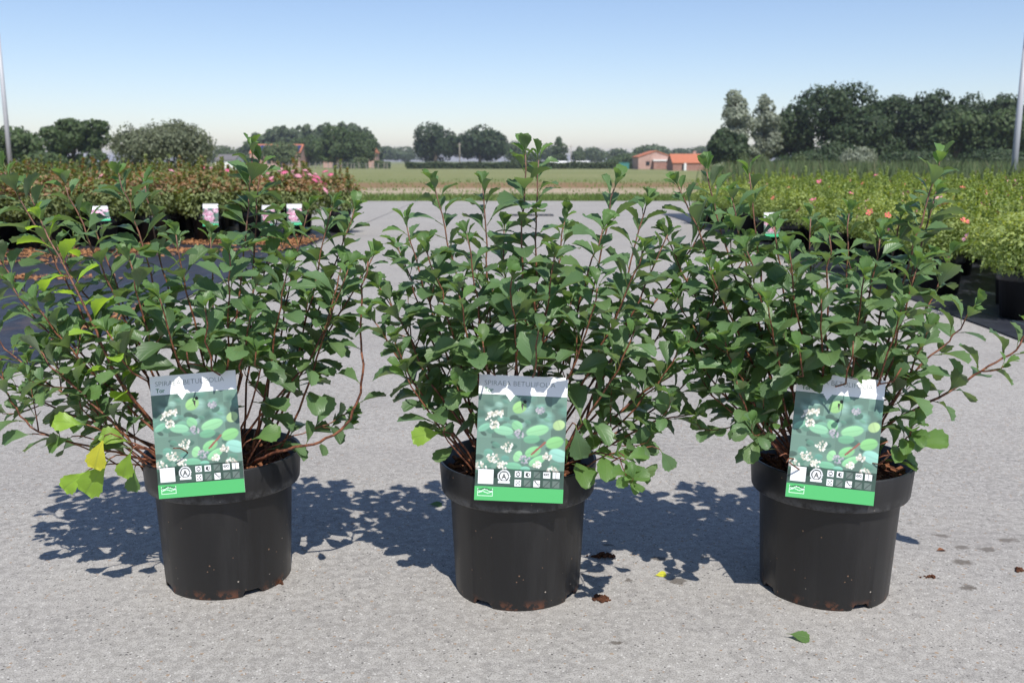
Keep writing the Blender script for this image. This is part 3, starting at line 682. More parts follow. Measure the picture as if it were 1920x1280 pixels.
# ------------------------------------------------------------------ printed cards
def print_grid(kind):
    """colours of the printed face as a raster; kind 'main' or 'pink'"""
    Wn, Hn = (150, 206) if kind == 'main' else (36, 50)
    g = np.random.default_rng(9 if kind == 'main' else 4)
    U, V = np.meshgrid((np.arange(Wn)+.5)/Wn, (np.arange(Hn)+.5)/Hn); A = .72   # A: card aspect
    def c(*a): return np.array(lin(*a))
    img = np.zeros((Hn, Wn, 3)); img[:] = c(92, 122, 108)
    blur = g.random((8, 6, 3))[:, :, :1]; yy = np.clip((V*7.99).astype(int), 0, 7); xx = np.clip((U*5.99).astype(int), 0, 5)
    img *= (.55+.8*blur[yy, xx])
    def leafs(n, v0, v1, rmin, rmax, cols, soft=.18):
        for i in range(n):
            u0, w0 = g.uniform(0, 1), g.uniform(v0, v1); a = g.uniform(-.6, .6); ru = g.uniform(rmin, rmax); rv = ru*g.uniform(.45, .75)
            du, dv = (U-u0), (V-w0)/A; x = du*math.cos(a)+dv*math.sin(a); y = -du*math.sin(a)+dv*math.cos(a)
            q = np.sqrt((x/ru)**2+(y/rv)**2); m = np.clip((1-q)/soft, 0, 1)[:, :, None]
            col = c(*cols[g.integers(len(cols))])*(.85+.25*np.clip(-y/rv, -1, 1))[:, :, None]
            col = col*(1-.18*np.exp(-(y/rv*9)**2))[:, :, None]
            img[:] = img*(1-m)+col*m
    def flower(u0, v0, r, cols, k=26, dot=.014):
        for i in range(k):
            a = g.uniform(0, 6.28); q = r*math.sqrt(g.random()); q1, q2 = u0+q*math.cos(a), v0+q*math.sin(a)*A*.8
            m = np.clip((1-np.sqrt((U-q1)**2+((V-q2)/A)**2)/dot)/.5, 0, 1)[:, :, None]; img[:] = img*(1-m)+c(*cols[g.integers(len(cols))])*m
    if kind == 'main':
        leafs(26, .15, .4, .05, .12, [(128, 176, 160), (96, 142, 126), (70, 104, 92), (150, 190, 176)], .6)
        leafs(46, .3, .88, .04, .08, [(84, 132, 112), (62, 100, 86), (112, 164, 138), (48, 74, 64)], .3)
        for u0, v0, ru, rv, a, col in ((.30,.44,.12,.055,.1,(142,200,160)), (.68,.43,.14,.065,-.25,(146,206,150)), (.45,.40,.07,.06,.6,(132,194,140)), (.47,.25,.09,.07,-.5,(150,200,120)),
                (.92,.38,.06,.075,1.2,(176,206,140)), (.62,.50,.10,.05,-.1,(104,166,126)), (.08,.42,.08,.04,-.5,(120,180,150)), (.88,.52,.11,.07,-.3,(132,196,120)), (.93,.62,.12,.075,.3,(150,206,190)),
                (.64,.60,.10,.06,-.4,(130,196,130)), (.69,.67,.11,.05,-.5,(138,202,146)), (.47,.64,.05,.07,.5,(150,210,150)), (.43,.72,.10,.045,.1,(112,178,140)), (.56,.74,.06,.035,0,(120,186,160)), (.14,.62,.06,.045,.2,(96,152,132)), (.33,.66,.05,.035,0,(90,146,130))):
            du, dv = (U-u0), (V-v0)/A; x = du*math.cos(a)+dv*math.sin(a); y = -du*math.sin(a)+dv*math.cos(a)
            m = np.clip((1-np.sqrt((x/ru)**2+(y/rv)**2))/.15, 0, 1)[:, :, None]
            col = c(*col)*(.95+.15*np.clip(-y/rv, -1, 1))[:, :, None]*(1-.15*np.exp(-(y/rv*9)**2))[:, :, None]; img[:] = img*(1-m)+col*m
        wh = [(236, 232, 222), (250, 248, 240), (214, 206, 190), (190, 182, 168)]; pu = [(164, 158, 170), (140, 136, 150), (186, 178, 184)]
        for u0, v0, r, cc in ((.14,.33,.065,wh), (.25,.30,.06,wh), (.20,.40,.06,wh), (.35,.57,.07,wh), (.19,.66,.065,wh), (.30,.715,.055,wh), (.55,.66,.06,pu), (.80,.63,.055,wh), (.69,.70,.05,wh), (.87,.745,.06,wh), (.48,.46,.055,pu), (.70,.27,.05,pu), (.06,.73,.07,wh)): flower(u0, v0, r, cc)
        # red stalk
        x = (U-.70)*math.cos(-.75)+((V-.57)/A)*math.sin(-.75); y = -(U-.70)*math.sin(-.75)+((V-.57)/A)*math.cos(-.75)
        m = ((abs(x) < .11) & (abs(y) < .011)); img[m] = c(140, 64, 50)
        img[V > .742] = img[V > .742]*.38+c(30, 40, 36)*.5
        img[V > .886] = c(84, 180, 106)
        hdr = (V < .155) | ((V < .205) & (abs(U-.36) < .052*(1-(V-.155)/.05))); img[hdr] = c(248, 249, 250)
        # blank code square
        q = (U > .035) & (U < .205) & (V > .752) & (V < .868); img[q] = c(232, 234, 234)
        d = np.sqrt((U-.325)**2+((V-.803)/A*1.0)**2)
        img[(d < .072)] = c(222, 224, 224); img[(d < .058)] = c(58, 66, 62); img[(d < .046)] = c(228, 230, 230)
        img[(abs(V-.848) < .009) & (abs(U-.325) < .068)] = c(226, 228, 228)
        for row, vv in enumerate((.782, .852)):
            for k, uu in enumerate((.484, .592, .698, .806, .912)):
                faint = (row == 0 and k == 2) or (row == 1 and k in (1, 3, 4)); q = (abs(U-uu) < .038) & (abs(V-vv) < .026)
                img[q] = img[q]*.5+c(120, 132, 126)*.6 if faint else c(234, 236, 236)
                rr_ = np.sqrt((U-uu)**2+((V-vv)/A)**2)
                ink = c(50, 56, 54)
                if (row, k) == (0, 0): img[(abs(rr_-.02) < .005)] = ink
                elif (row, k) == (0, 1): img[(abs(rr_-.02) < .004) | ((rr_ < .02) & (U < uu))] = ink
                elif (row, k) == (0, 3):
                    for s in (-.015, .015): img[abs(np.sqrt((U-uu-s)**2+((V-vv+.006)/A)**2)-.011) < .004] = ink
                elif (row, k) == (0, 4): img[q & (abs(U-uu) < .004)] = ink
                elif (row, k) == (1, 0):
                    for s, t in ((-.02, -.012), (.018, -.012), (0, 0), (-.02, .012), (.018, .012)): img[np.sqrt((U-uu-s)**2+((V-vv-t)/A)**2) < .007] = ink
                elif (row, k) == (1, 2): img[q & (abs((U-uu)-(V-vv)/A) < .005)] = ink; img[q & (abs(np.sqrt((U-uu-.03)**2+((V-vv+.03)/A)**2)-.05) < .004)] = ink
                else: img[q & (abs((U-uu)+(V-vv)/A) < .006)] = c(70, 80, 75)
        # landscape emblem on the green band
        w_ = c(214, 240, 220); bx = (U > .035) & (U < .205) & (V > .905) & (V < .968)
        edge = bx & ((U < .041) | (U > .199) | (V > .963)); img[edge] = w_
        for ph, am, off in ((0, .008, .920), (1.5, .006, .935)): img[bx & (abs(V-off-am*np.sin((U-.035)*55+ph)) < .0032)] = w_
        img[bx & (abs(V-.913-.007*np.sin((U-.035)*34+2)) < .004)] = c(40, 70, 50)
        hole = np.sqrt((U-.525)**2+((V-.205)/A)**2) < .02; img[hole] = c(20, 26, 20)
    else:
        leafs(14, .2, .85, .1, .2, [(90, 110, 90), (60, 80, 66), (120, 136, 116)], .5)
        for i in range(15): flower(g.uniform(.05, .95), g.uniform(.24, .78), .14, [(214, 150, 176), (232, 190, 206), (198, 128, 158), (240, 222, 230)], 14, .05)
        img[V < .2] = c(240, 240, 242); img[(V > .8)] = c(60, 64, 62); img[(V > .8) & (V < .86) & ((U*9 % 1) > .45)] = c(220, 222, 222); img[V > .88] = c(84, 196, 140)
    if kind == 'main': ph = (V > .155) & (V < .742) & ~hdr & ~hole; img[ph] = img[ph]*.9+c(120, 140, 130)*.28  # pale veil over the picture: brightness of the card's gloss put into the print
    # mesh of quads with a colour per corner cell
    W1, H1 = Wn+1, Hn+1
    X, Y = np.meshgrid(np.linspace(-.5, .5, W1), np.linspace(1, 0, H1))
    co = np.stack([X, np.zeros_like(X), Y], 2).reshape(-1, 3)
    me = bpy.data.meshes.new('print'); me.vertices.add(len(co)); me.vertices.foreach_set('co', co.astype(np.float32).ravel())
    i, j = np.meshgrid(np.arange(Wn), np.arange(Hn)); a = (j*W1+i).ravel(); q = np.stack([a+W1, a+W1+1, a+1, a], 1)
    n = len(a); me.loops.add(n*4); me.loops.foreach_set('vertex_index', q.ravel().astype(np.int32)); me.polygons.add(n)
    me.polygons.foreach_set('loop_start', (np.arange(n)*4).astype(np.int32)); me.polygons.foreach_set('loop_total', np.full(n, 4, np.int32))
    at = me.attributes.new('ink', 'FLOAT_COLOR', 'FACE'); cc = np.concatenate([np.clip(img, 0, 1).reshape(-1, 3), np.ones((n, 1))], 1)
    at.data.foreach_set('color', cc.astype(np.float32).ravel()); me.update(); return me
def ink_mat():
    b = NB('printed_card'); a = b.n('Attribute', attribute_name='ink').outputs['Color']
    return b.set(base=b.n('VectorMath', {0: a, 'Scale': .92}, operation='SCALE').outputs[0], rough=.34, spec=.45)
M['ink'] = ink_mat(); M['card'] = plain('white_card', (.78, .78, .78), .4, .03, 20, .4)
M['grey_ink'] = plain('grey_ink', (.30, .33, .31), .5, .05); M['green_ink'] = plain('green_ink', (.13, .30, .18), .5, .05); M['black_ink'] = plain('black_ink', (.05, .055, .05), .5, .05)
PR_MAIN = print_grid('main'); PR_MAIN.materials.append(M['ink']); PR_PINK = print_grid('pink'); PR_PINK.materials.append(M['ink'])
def text_mesh(txt, w, h, bold=0.0):
    cu = bpy.data.curves.new('txt', 'FONT'); cu.body = txt; cu.size = 1; cu.resolution_u = 3; cu.offset = bold
    o = bpy.data.objects.new('txt', cu); COL.objects.link(o); bpy.context.view_layer.update()
    me = bpy.data.meshes.new_from_object(o.evaluated_get(bpy.context.evaluated_depsgraph_get())); bpy.data.objects.remove(o)
    co = np.empty(len(me.vertices)*3); me.vertices.foreach_get('co', co); co = co.reshape(-1, 3)
    mn, mx = co.min(0), co.max(0); k = np.zeros_like(co); k[:, 0] = (co[:, 0]-mn[0])/(mx[0]-mn[0])*w; k[:, 2] = (co[:, 1]-mn[1])/(mx[1]-mn[1])*h
    me.vertices.foreach_set('co', k.ravel()); me.materials.clear(); me.update(); return me
CW, CH = .1195, .169
T1 = text_mesh('SPIRAEA BETULIFOLIA', .80*CW, .038*CH, -.012); T1.materials.append(M['grey_ink'])
T2 = text_mesh('Tor', .105*CW, .036*CH, .02); T2.materials.append(M['green_ink'])
T3 = text_mesh('A', .055*CW, .042*CH, .02); T3.materials.append(M['black_ink'])
def bend_card(Wc, Hc, th=.0005):
    m = MB(); m.box((0, th/2+.00025, Hc/2), (Wc, th, Hc)); return mesh('card', m.v, m.f)
CARD = bend_card(CW, CH); CARD.materials.append(M['card'])
def card(BL, BR, TL, TR, stake_to, label, group):
    o = (BL+BR)/2; u = (BR-BL).normalized(); v = ((TL+TR)/2-o).normalized(); k = u.dot(v)*.62; u, v = (u-v*k).normalized(), v; v = (v-u*v.dot(u)).normalized(); n = u.cross(v)   # n: towards +y side
    root = empty('plant_card', o); root.matrix_world = Matrix(((u.x, -n.x, v.x, o.x), (u.y, -n.y, v.y, o.y), (u.z, -n.z, v.z, o.z), (0, 0, 0, 1)))
    c = link('card', CARD, None, root); p = link('print', PR_MAIN, None, root); p.scale = (CW, 1, CH)
    for me, x, z, nm in ((T1, -.5*CW+.062*CW, CH*(1-.083), 'lettering'), (T2, -.5*CW+.062*CW, CH*(1-.138), 'lettering'), (T3, -.5*CW+.298*CW, CH*(1-.825), 'emblem_letter')):
        t = link(nm, me, None, root); t.location = (x, -.0003, z)
    # plastic hook that runs over the rim into the soil
    inv = root.matrix_world.inverted(); s = inv @ Vector(stake_to); m = MB()
    m.tube([(0, .0012, CH*.78), (0, .004, CH*.6), s+Vector((0, 0, .05)), s], [.0022]*4, 6); m.build('stake', M['pot_far'], root, True)
    return tag(root, label, 'plant card', group)

# ------------------------------------------------------------------ the three pots with birch-leaved shrubs
def lathe_pot(rot):
    prof = [(.0, .010), (.080, .010), (.0885, .0005), (.0915, .0), (.0925, .003), (.0995, .1495), (.1005, .1515), (.1105, .1520), (.1118, .1545), (.1150, .1975), (.1145, .1990), (.1118, .1990), (.1108, .1965), (.1085, .168), (.0, .166)]
    n = 144; m = MB(); m.lathe(prof, n); k = len(prof)
    for j in range(n):
        a = 2*math.pi*j/n
        best = min(abs(((a-rot-c*math.pi/2+math.pi) % (2*math.pi))-math.pi) for c in range(4))
        if best < .155:
            lift = .0085 if best < .125 else .0085*(.155-best)/.03
            for i, (r, z) in enumerate(prof):
                if 2 <= i <= 4: m.v[j*k+i].z = z+lift*(1 if i < 4 else .8)
    return m
def leaf_mesh(seed, flat=False):
    r = random.Random(seed); Lb, Wb = 1.0, r.uniform(.60, .78); fold = r.uniform(.06, .36); curl = r.uniform(-.04, .52); wav = r.uniform(0, .05); pet = r.uniform(.14, .24); tw = r.uniform(-.25, .25)
    if flat: curl, fold, tw, Wb = r.uniform(.0, .10), r.uniform(.04, .10), r.uniform(-.1, .1), r.uniform(.70, .80)
    ts = [0, .13, .27, .40, .51, .61, .70, .79, .87, .945, 1.0]; f0 = [.05, .20, .45, .71, .89, .99, 1.02, .97, .84, .60, .17]
    v = []; f = []; uv = []
    for i, t in enumerate(ts):
        tooth = (1.05 if i % 2 else .92) if i > 3 else 1.0; hw = Wb/2*f0[i]*tooth
        ang = tw*(t-.2)
        for k, s in enumerate((-1, -.5, 0, .5, 1)):
            e = abs(s); x = pet+t*Lb+(.035*e if i > 3 and i % 2 else 0)-(.02*e if i == len(ts)-1 else 0)
            y = s*hw*(1-.06*fold*4); z = fold*e**1.4*hw*1.5-curl*t*t*.9+wav*math.sin(t*9+s*2.5+seed)*e
            z += .05*math.sin(t*3.1)
            y2 = y*math.cos(ang)-0*z; z2 = z+y*math.sin(ang)
            v.append((x, y2, z2)); uv.append((t, .5+s*.5))
    for i in range(len(ts)-1):
        for k in range(4):
            a = i*5+k; f.append((a, a+5, a+6, a+1))
    b = len(v); pr = .020
    for x, z in ((0, -.05), (pet*.6, -.02), (pet+.10, .008)):
        for y, zz in ((-pr, 0), (pr, 0), (0, -pr)): v.append((x, y, z+zz)); uv.append((-.2, .5))
    for i in range(2):
        for k in range(3):
            a = b+i*3+k; c = b+i*3+(k+1) % 3; f.append((a, a+3, c+3, c))
    # orient faces so that the upper side is the front
    me = bpy.data.meshes.new('leaf'); me.from_pydata(v, [], f)
    ul = me.uv_layers.new(name='UVMap'); li = np.empty(len(me.loops), np.int32); me.loops.foreach_get('vertex_index', li)
    ul.data.foreach_set('uv', np.array(uv, np.float32)[li].ravel()); me.polygons.foreach_set('use_smooth', [True]*len(me.polygons))
    me.update(); return me, np.array(v), f, np.array(uv)
LEAVES = [leaf_mesh(i) for i in range(14)]+[leaf_mesh(20+i, True) for i in range(3)]
if LEAVES[0][0].polygons[0].normal.z < 0:
    for me, v, f, uv in LEAVES:
        me.flip_normals()
    LEAVES = [(me, v, [q[::-1] for q in f], uv) for me, v, f, uv in LEAVES]
for me, *_ in LEAVES: me.materials.append(M['leaf'])

def bez(p, t):
    a, b, c, d = p; s = 1-t
    return a*s**3+b*3*s*s*t+c*3*s*t*t+d*t**3
def catmull(pts, n):
    pts = [Vector(p) for p in pts]; q = [pts[0]*2-pts[1]]+pts+[pts[-1]*2-pts[-2]]; out = []
    for i in range(1, len(q)-2):
        for k in range(n):
            t = k/n; a, b, c, d = q[i-1:i+3]
            out.append(.5*((2*b)+(c-a)*t+(2*a-5*b+4*c-d)*t*t+(3*b-a-3*c+d)*t**3))
    out.append(pts[-1]); return out
UP = Vector((0, 0, 1))
class Shrub:
    def __init__(s, loc, rot, seed, label, card_px):
        s.r = random.Random(seed); s.loc = Vector(loc); s.root = empty('potted_shrub', loc); tag(s.root, label, 'potted shrub', None)
        s.leaves = []; s.card_px = card_px; s.nstem = 0
        lathe_pot(rot).build('pot', M['pot'], s.root, True)
        # potting bark: lumpy disc and loose chips
        v = [(0, 0, .176)]; f = []; n = 40; r = s.r
        for k, rad in enumerate((.03, .06, .085, .1075)):
            for j in range(n):
                a = 2*math.pi*j/n; v.append((rad*math.cos(a), rad*math.sin(a), .178+r.uniform(-.004, .005)-(.004 if k == 3 else 0)))
        for j in range(n):
            f.append((0, 1+j, 1+(j+1) % n))
            for k in range(3):
                a = 1+k*n+j; b = 1+k*n+(j+1) % n; f.append((a, a+n, b+n, b))
        link('soil', mesh('soil', v, f), M['soil'], s.root)
        m = MB()
        for k in range(260):
            a = r.uniform(0, 6.28); q = .104*math.sqrt(r.random()); c = Vector((q*math.cos(a), q*math.sin(a), .181+r.uniform(-.001, .005)))
            b0 = len(m.v); m.box((0, 0, 0), (r.uniform(.004, .016), r.uniform(.002, .007), r.uniform(.001, .004)))
            Q = Quaternion((r.uniform(-1, 1), r.uniform(-1, 1), r.uniform(-1, 1), r.uniform(-1, 1))).normalized()
            Q = Quaternion((1, 0, 0, 0)).slerp(Q, .35)@Quaternion((0, 0, 1), r.uniform(0, 6.28))
            for i in range(b0, len(m.v)): m.v[i] = c+Q@m.v[i]
        o = m.build('bark_chips', M['soil2'], s.root); o['kind'] = 'stuff'
    def tip(s, px, py, dy): return P(px, py, s.loc.y+dy)-s.loc
    def add_leaf(s, stem, p, D, N, size, mat='leaf', var=None):
        D = D.normalized(); N = (N-D*N.dot(D)); N = N.normalized() if N.length > 1e-4 else D.orthogonal().normalized()
        s.leaves.append((stem, p, D, N, size, mat, s.r.randrange(14) if var is None else var))
    def foliate(s, stem, pts, start, step, size, mat='leaf', lean=0.0, young=True):
        r = s.r; L = [0]
        for a, b in zip(pts, pts[1:]): L.append(L[-1]+(b-a).length)
        tot = L[-1]; q = tot*start; phi = r.uniform(0, 6.28)
        while q < tot:
            i = max(k for k in range(len(L)) if L[k] <= q); i = min(i, len(pts)-2); t = (q-L[i])/max(1e-6, L[i+1]-L[i]); p = pts[i].lerp(pts[i+1], t)
            T = (pts[i+1]-pts[i]).normalized(); rel = q/tot; toend = (tot-q)
            a0 = T.cross(UP); a0 = a0.normalized() if a0.length > .05 else Vector((1, 0, 0)); a1 = T.cross(a0)
            rad = (a0*math.cos(phi)+a1*math.sin(phi)).normalized()
            asc = R(58) if toend < .012 else R(r.uniform(30, 52)) if toend < .06 else R(r.uniform(6, 40))
            D = rad*math.cos(asc)+T*math.sin(asc)
            if D.z < -.25: D.z *= .35
            D = (D+Vector((r.uniform(-.2, .2), r.uniform(-.2, .2), r.uniform(-.12, .12)))).normalized()
            N = T*.75-rad*.25+UP*.65+sunv*.35+Vector((r.uniform(-.45, .45), r.uniform(-.45, .45), r.uniform(-.3, .3)))
            k = .45+.55*min(1, toend/.055)
            if q/tot < .3: k *= .9
            mm = mat
            if young and mat == 'leaf' and toend < .018 and r.random() < .6: mm = 'leaf_young'
            s.add_leaf(stem, p, D, N, size*k*r.uniform(.72, 1.12), mm)
            q += step*r.uniform(.7, 1.3)*(.55+.45*min(1, toend/.05)); phi += 2.4+r.uniform(-.3, .3)
        # terminal pair
        T = (pts[-1]-pts[-2]).normalized()
        for k in range(3):
            a = r.uniform(0, 6.28)+k*2.1; rad = (T.orthogonal().normalized()); rad.rotate(Quaternion(T, a))
            s.add_leaf(stem, pts[-1], rad*.45+T, T*.2-rad+sunv*.3, size*r.uniform(.35, .6), 'leaf_young' if mat == 'leaf' and young else mat)
    def stem(s, pts, rad=.0021, start=.36, step=.0098, size=.0445, mat='leaf', laterals=2, young=True):
        r = s.r; m = MB(); n = len(pts)
        pts = [p+(Vector((r.gauss(0, .0012), r.gauss(0, .0012), r.gauss(0, .0008))) if 0 < i < n-1 else Vector()) for i, p in enumerate(pts)]
        pts = s.behind(pts)
        m.tube(pts, [rad*(1-.56*i/(n-1)) for i in range(n)], 6)
        o = link('stem', bpy.data.meshes.new('stem'), None, s.root); s.nstem += 1
        s.foliate(o, pts, start, step, size, mat, young=young)
        for k in range(laterals):
            t = r.uniform(.28, .82); i = int(t*(n-2)); p = pts[i]; T = (pts[i+1]-pts[i]).normalized()
            out = T.orthogonal().normalized(); out.rotate(Quaternion(T, r.uniform(0, 6.28)))
            ln = r.uniform(.035, .11)*(1-.35*t); e = p+(T*.7+out*.75+UP*.25)*ln
            lp = [bez((p, p+(T*.4+out*.5)*ln*.5, e-UP*ln*.25, e), q/5) for q in range(6)]
            lp = s.behind(lp); m.tube(lp, [rad*.55*(1-.6*q/5) for q in range(6)], 5); s.foliate(o, lp, .35, step*1.05, size*.82, mat, young=young)
        me = mesh('stem', m.v, m.f, True); me.materials.append(M['stem']); old = o.data; o.data = me; bpy.data.meshes.remove(old)
        return o
    def behind(s, pts):
        # stems grow behind the card, which stands before the rim
        x0, y0, x1, y1 = s.card_px; out = []
        for p in pts:
            p = p.copy(); a, b = PX(p+s.loc)
            if x0-22 < a < x1+22 and y0-14 < b < y1: p.y = max(p.y, -.075)
            out.append(p)
        return out
    def shoot(s, px, py, dy, **kw):
        """a stem from the crown of the plant to the tip seen at (px, py), dy metres behind the pot centre"""
        e = s.tip(px, py, dy); r = s.r; h = Vector((e.x, e.y, 0)); hl = h.length; hd = h.normalized() if hl > 1e-4 else Vector((1, 0, 0))
        b = hd*min(.06, hl*.3)*r.uniform(.5, 1)+Vector((r.uniform(-.018, .018), r.uniform(-.018, .018), .176))
        dz = e.z-b.z
        st = min(1.0, max(0.0, (dz/max(hl, .01)-.5)/1.0))                # tall shoots fan out nearly straight, low ones turn up at the end
        c1 = b+hd*hl*r.uniform(.28, .40)+UP*max(.03, dz*r.uniform(.32, .42)); c2 = e-UP*max(.02, dz*r.uniform(.28, .36))-hd*hl*(.06+st*r.uniform(.10, .24))
        n = max(6, int((e-b).length/.022)); return s.stem([bez((b, c1, c2, e), i/n) for i in range(n+1)], **kw)
    def path(s, pl, **kw):
        """a stem through seen points [(px, py, dy), ...], rooted in the pot"""
        pts = [s.tip(*q) for q in pl]; b = Vector((pts[0].x*.35, pts[0].y*.35, .176)); return s.stem(catmull([b]+pts, 5), **kw)
    def lone(s, px, py, dy, size, ang, face, mat='leaf', var=None):
        """one low leaf on its own short stalk; ang: direction in the picture plane, face: tilt of the blade"""
        p = s.tip(px, py, dy); D = Vector((math.cos(ang), -.12, math.sin(ang))); N = Vector((0, -1, 0))*math.cos(face)+UP*math.sin(face)+D*.05
        D0 = D.normalized(); base = p-D0*size*.55; root = Vector((base.x*.55, base.y*.55, .18)); m = MB()
        lp = [bez((root, root+UP*.02, base-D0*.02, base), q/6) for q in range(7)]; m.tube(lp, [.0013*(1-.3*q/6) for q in range(7)], 5)
        o = m.build('stem', M['stem'], s.root, True); s.add_leaf(o, base, D, N, size*.9, mat, 14+var % 3); s.nstem += 1
    def finish(s):
        x0, y0, x1, y1 = s.card_px; keep = []
        for lf in s.leaves:
            stem, p, D, N, size, mat, var = lf; ok = True
            for t in (0.0, .5, 1.0):
                w = p+D*size*t*1.15+s.loc; px, py = PX(w)
                if x0-12 < px < x1+12 and y0-13 < py < y1+8 and w.y < s.card_y+.028 and mat != 'keep': ok = False
                if math.hypot(w.x-s.loc.x, w.y-s.loc.y) < .118 and w.z < .19: ok = ok and t == 0
                if w.z < .01: ok = False
            c0 = p+D*size*.6+s.loc; tt = (s.card_y-c0.y)/(-sunv.y)
            if tt > .015:
                hx, hy = PX(c0-sunv*tt)
                if x0-14 < hx < x1+14 and y0-12 < hy < y1+12 and s.r.random() < .90: ok = False
            if mat == 'leaf' and s.r.random() < (.22 if p.z < .36 else .06): ok = False
            if ok: keep.append(lf)
        cp = Vector((0, 0, CAM_H))
        keep.sort(key=lambda l: ((l[1]+l[2]*l[4]*.5+s.loc)-cp).length-.6*l[4])
        V = []; Fc = []; UVs = []; RN = []; nv = 0; MI = []; mats = ['leaf', 'leaf_young', 'leaf_lime', 'leaf_yellow']
        for k, (stem, p, D, N, size, mat, var) in enumerate(keep):
            Y = N.cross(D); Mx = Matrix(((D.x, Y.x, N.x), (D.y, Y.y, N.y), (D.z, Y.z, N.z)))
            sc = size
            if k < 300:
                o = bpy.data.objects.new('leaf', LEAVES[var][0]); COL.objects.link(o); o.parent = stem
                o.matrix_basis = Matrix.Translation(p) @ Mx.to_4x4() @ Matrix.Diagonal((sc, sc, sc, 1))
                if mat != 'leaf': o.material_slots[0].link = 'OBJECT'; o.material_slots[0].material = M[mat]
            else:
                me, v, f, uv = LEAVES[var]; w = (np.array(Mx) @ (v*sc).T).T+np.array(p); V.append(w); Fc += [tuple(i+nv for i in q) for q in f]; UVs.append(uv); nv += len(v)
                RN += [s.r.random()]*len(f); MI += [mats.index(mat)]*len(f)
        if V:
            V = np.concatenate(V); me = bpy.data.meshes.new('inner_foliage'); me.from_pydata([tuple(x) for x in V], [], Fc); uvs = np.concatenate(UVs).astype(np.float32)
            ul = me.uv_layers.new(name='UVMap'); li = np.empty(len(me.loops), np.int32); me.loops.foreach_get('vertex_index', li); ul.data.foreach_set('uv', uvs[li].ravel())
            me.polygons.foreach_set('use_smooth', [True]*len(me.polygons)); me.polygons.foreach_set('material_index', MI)
            a = me.attributes.new('rnd', 'FLOAT', 'FACE'); a.data.foreach_set('value', RN)
            for k in mats: me.materials.append(M[k])
            me.update(); o = link('inner_foliage', me, None, s.root); o['kind'] = 'stuff'
        print('LEAVES', len(keep), 'stems', s.nstem)

YM, YL, YR = 1.353, 1.387, 1.353
# --- middle plant
mid = Shrub((.0086, YM, 0), R(-90-33), 1, 'black pot with the leafy green shrub standing between the other two', (894, 720, 1060, 942)); mid.card_y = 1.25
for px, py, dy in ((985, 288, -.03), (1010, 300, .0), (815, 350, .02), (905, 348, .05), (762, 420, -.05), (745, 462, .06), (875, 440, -.08), (800, 470, -.10), (945, 430, .10), (1060, 410, .07), (1155, 345, .0), (1215, 372, .06), (1130, 430, -.07),
        (1252, 440, -.02), (1205, 470, -.10), (1330, 395, .09), (1290, 520, .04), (712, 540, .02), (700, 600, -.05), (1040, 480, -.12), (960, 520, -.14), (860, 550, -.15), (1120, 540, -.14), (760, 700, -.09), (740, 640, -.08), (1270, 660, -.07), (1310, 690, .03), (1190, 620, -.13), (905, 640, -.15), (1010, 620, -.16)):
    mid.shoot(px, py, dy, laterals=mid.r.choice((0, 1, 2)))
mid.path([(1130, 800, -.03), (1200, 740, -.03), (1270, 690, -.04), (1325, 600, -.04), (1345, 520, -.04)], start=.25, step=.014, laterals=1)
mid.path([(1150, 830, -.02), (1230, 790, -.04), (1300, 775, -.06)], start=.3, step=.013, laterals=1)
mid.path([(860, 790, -.04), (810, 720, -.06), (770, 640, -.05), (730, 560, -.03)], start=.25, step=.014)
mid.path([(1110, 850, -.09), (1160, 860, -.115), (1200, 880, -.13)], start=.3, step=.009, laterals=1, mat='leaf_young', rad=.0015)
for a in ((800, 815, -.10, .042, 3.3, .5, 'leaf_lime', 3), (870, 795, -.125, .048, .25, .8, 'leaf_lime', 2), (860, 830, -.10, .034, 2.9, .9, 'leaf_young', 5), (1180, 880, -.13, .036, -1.2, .4, 'leaf_young', 7), (1250, 862, -.10, .032, -1.0, .3, 'leaf', 8), (1085, 830, -.12, .046, -1.4, .2, 'leaf', 9)): mid.lone(*a)
mid.finish()
# --- left plant
lef = Shrub((-.4347, YL, 0), R(-90-53), 2, 'black pot whose shrub has yellow-green leaves and one bright yellow leaf', (277, 711, 455, 931)); lef.card_y = 1.29
for px, py, dy in ((472, 282, .02), (488, 300, .03), (222, 325, -.02), (272, 345, .05), (122, 345, -.05), (48, 352, .04), (8, 322, .0), (330, 440, -.06), (395, 445, .07), (430, 470, -.10), (578, 392, .06), (622, 388, .0), (664, 392, .04), (520, 405, .09),
        (700, 480, .02), (655, 500, -.07), (540, 500, -.10), (170, 410, .06), (25, 540, -.06), (70, 575, -.09), (-20, 450, .05), (-30, 600, .0), (300, 560, -.14), (385, 580, -.15), (470, 590, -.14), (240, 480, -.11), (200, 620, -.13), (-10, 690, -.03), (90, 660, -.1), (350, 660, -.15), (480, 660, -.14)):
    lef.shoot(px, py, dy, laterals=lef.r.choice((0, 1, 2)))
lef.path([(230, 720, -.10), (170, 600, -.11), (120, 500, -.10), (72, 405, -.08)], start=.28, step=.016, mat='leaf_lime', laterals=0, size=.040, rad=.0024)
lef.path([(520, 845, -.06), (600, 828, -.07), (655, 785, -.07), (682, 700, -.07), (676, 600, -.06), (690, 490, -.05)], start=.3, step=.024, size=.036, laterals=0, rad=.0026)
lef.path([(470, 800, -.04), (560, 700, -.05), (615, 600, -.04), (640, 500, -.02)], start=.3, step=.015, laterals=0)
lef.path([(270, 860, -.06), (140, 830, -.08), (60, 800, -.08), (15, 740, -.08), (0, 690, -.07)], start=.28, step=.014, laterals=1)
lef.path([(270, 850, -.09), (190, 770, -.11), (110, 700, -.11), (60, 640, -.1)], start=.22, step=.013)
lef.path([(520, 830, -.03), (600, 800, -.02), (650, 775, .0)], start=.3, step=.011, laterals=1, rad=.0014)
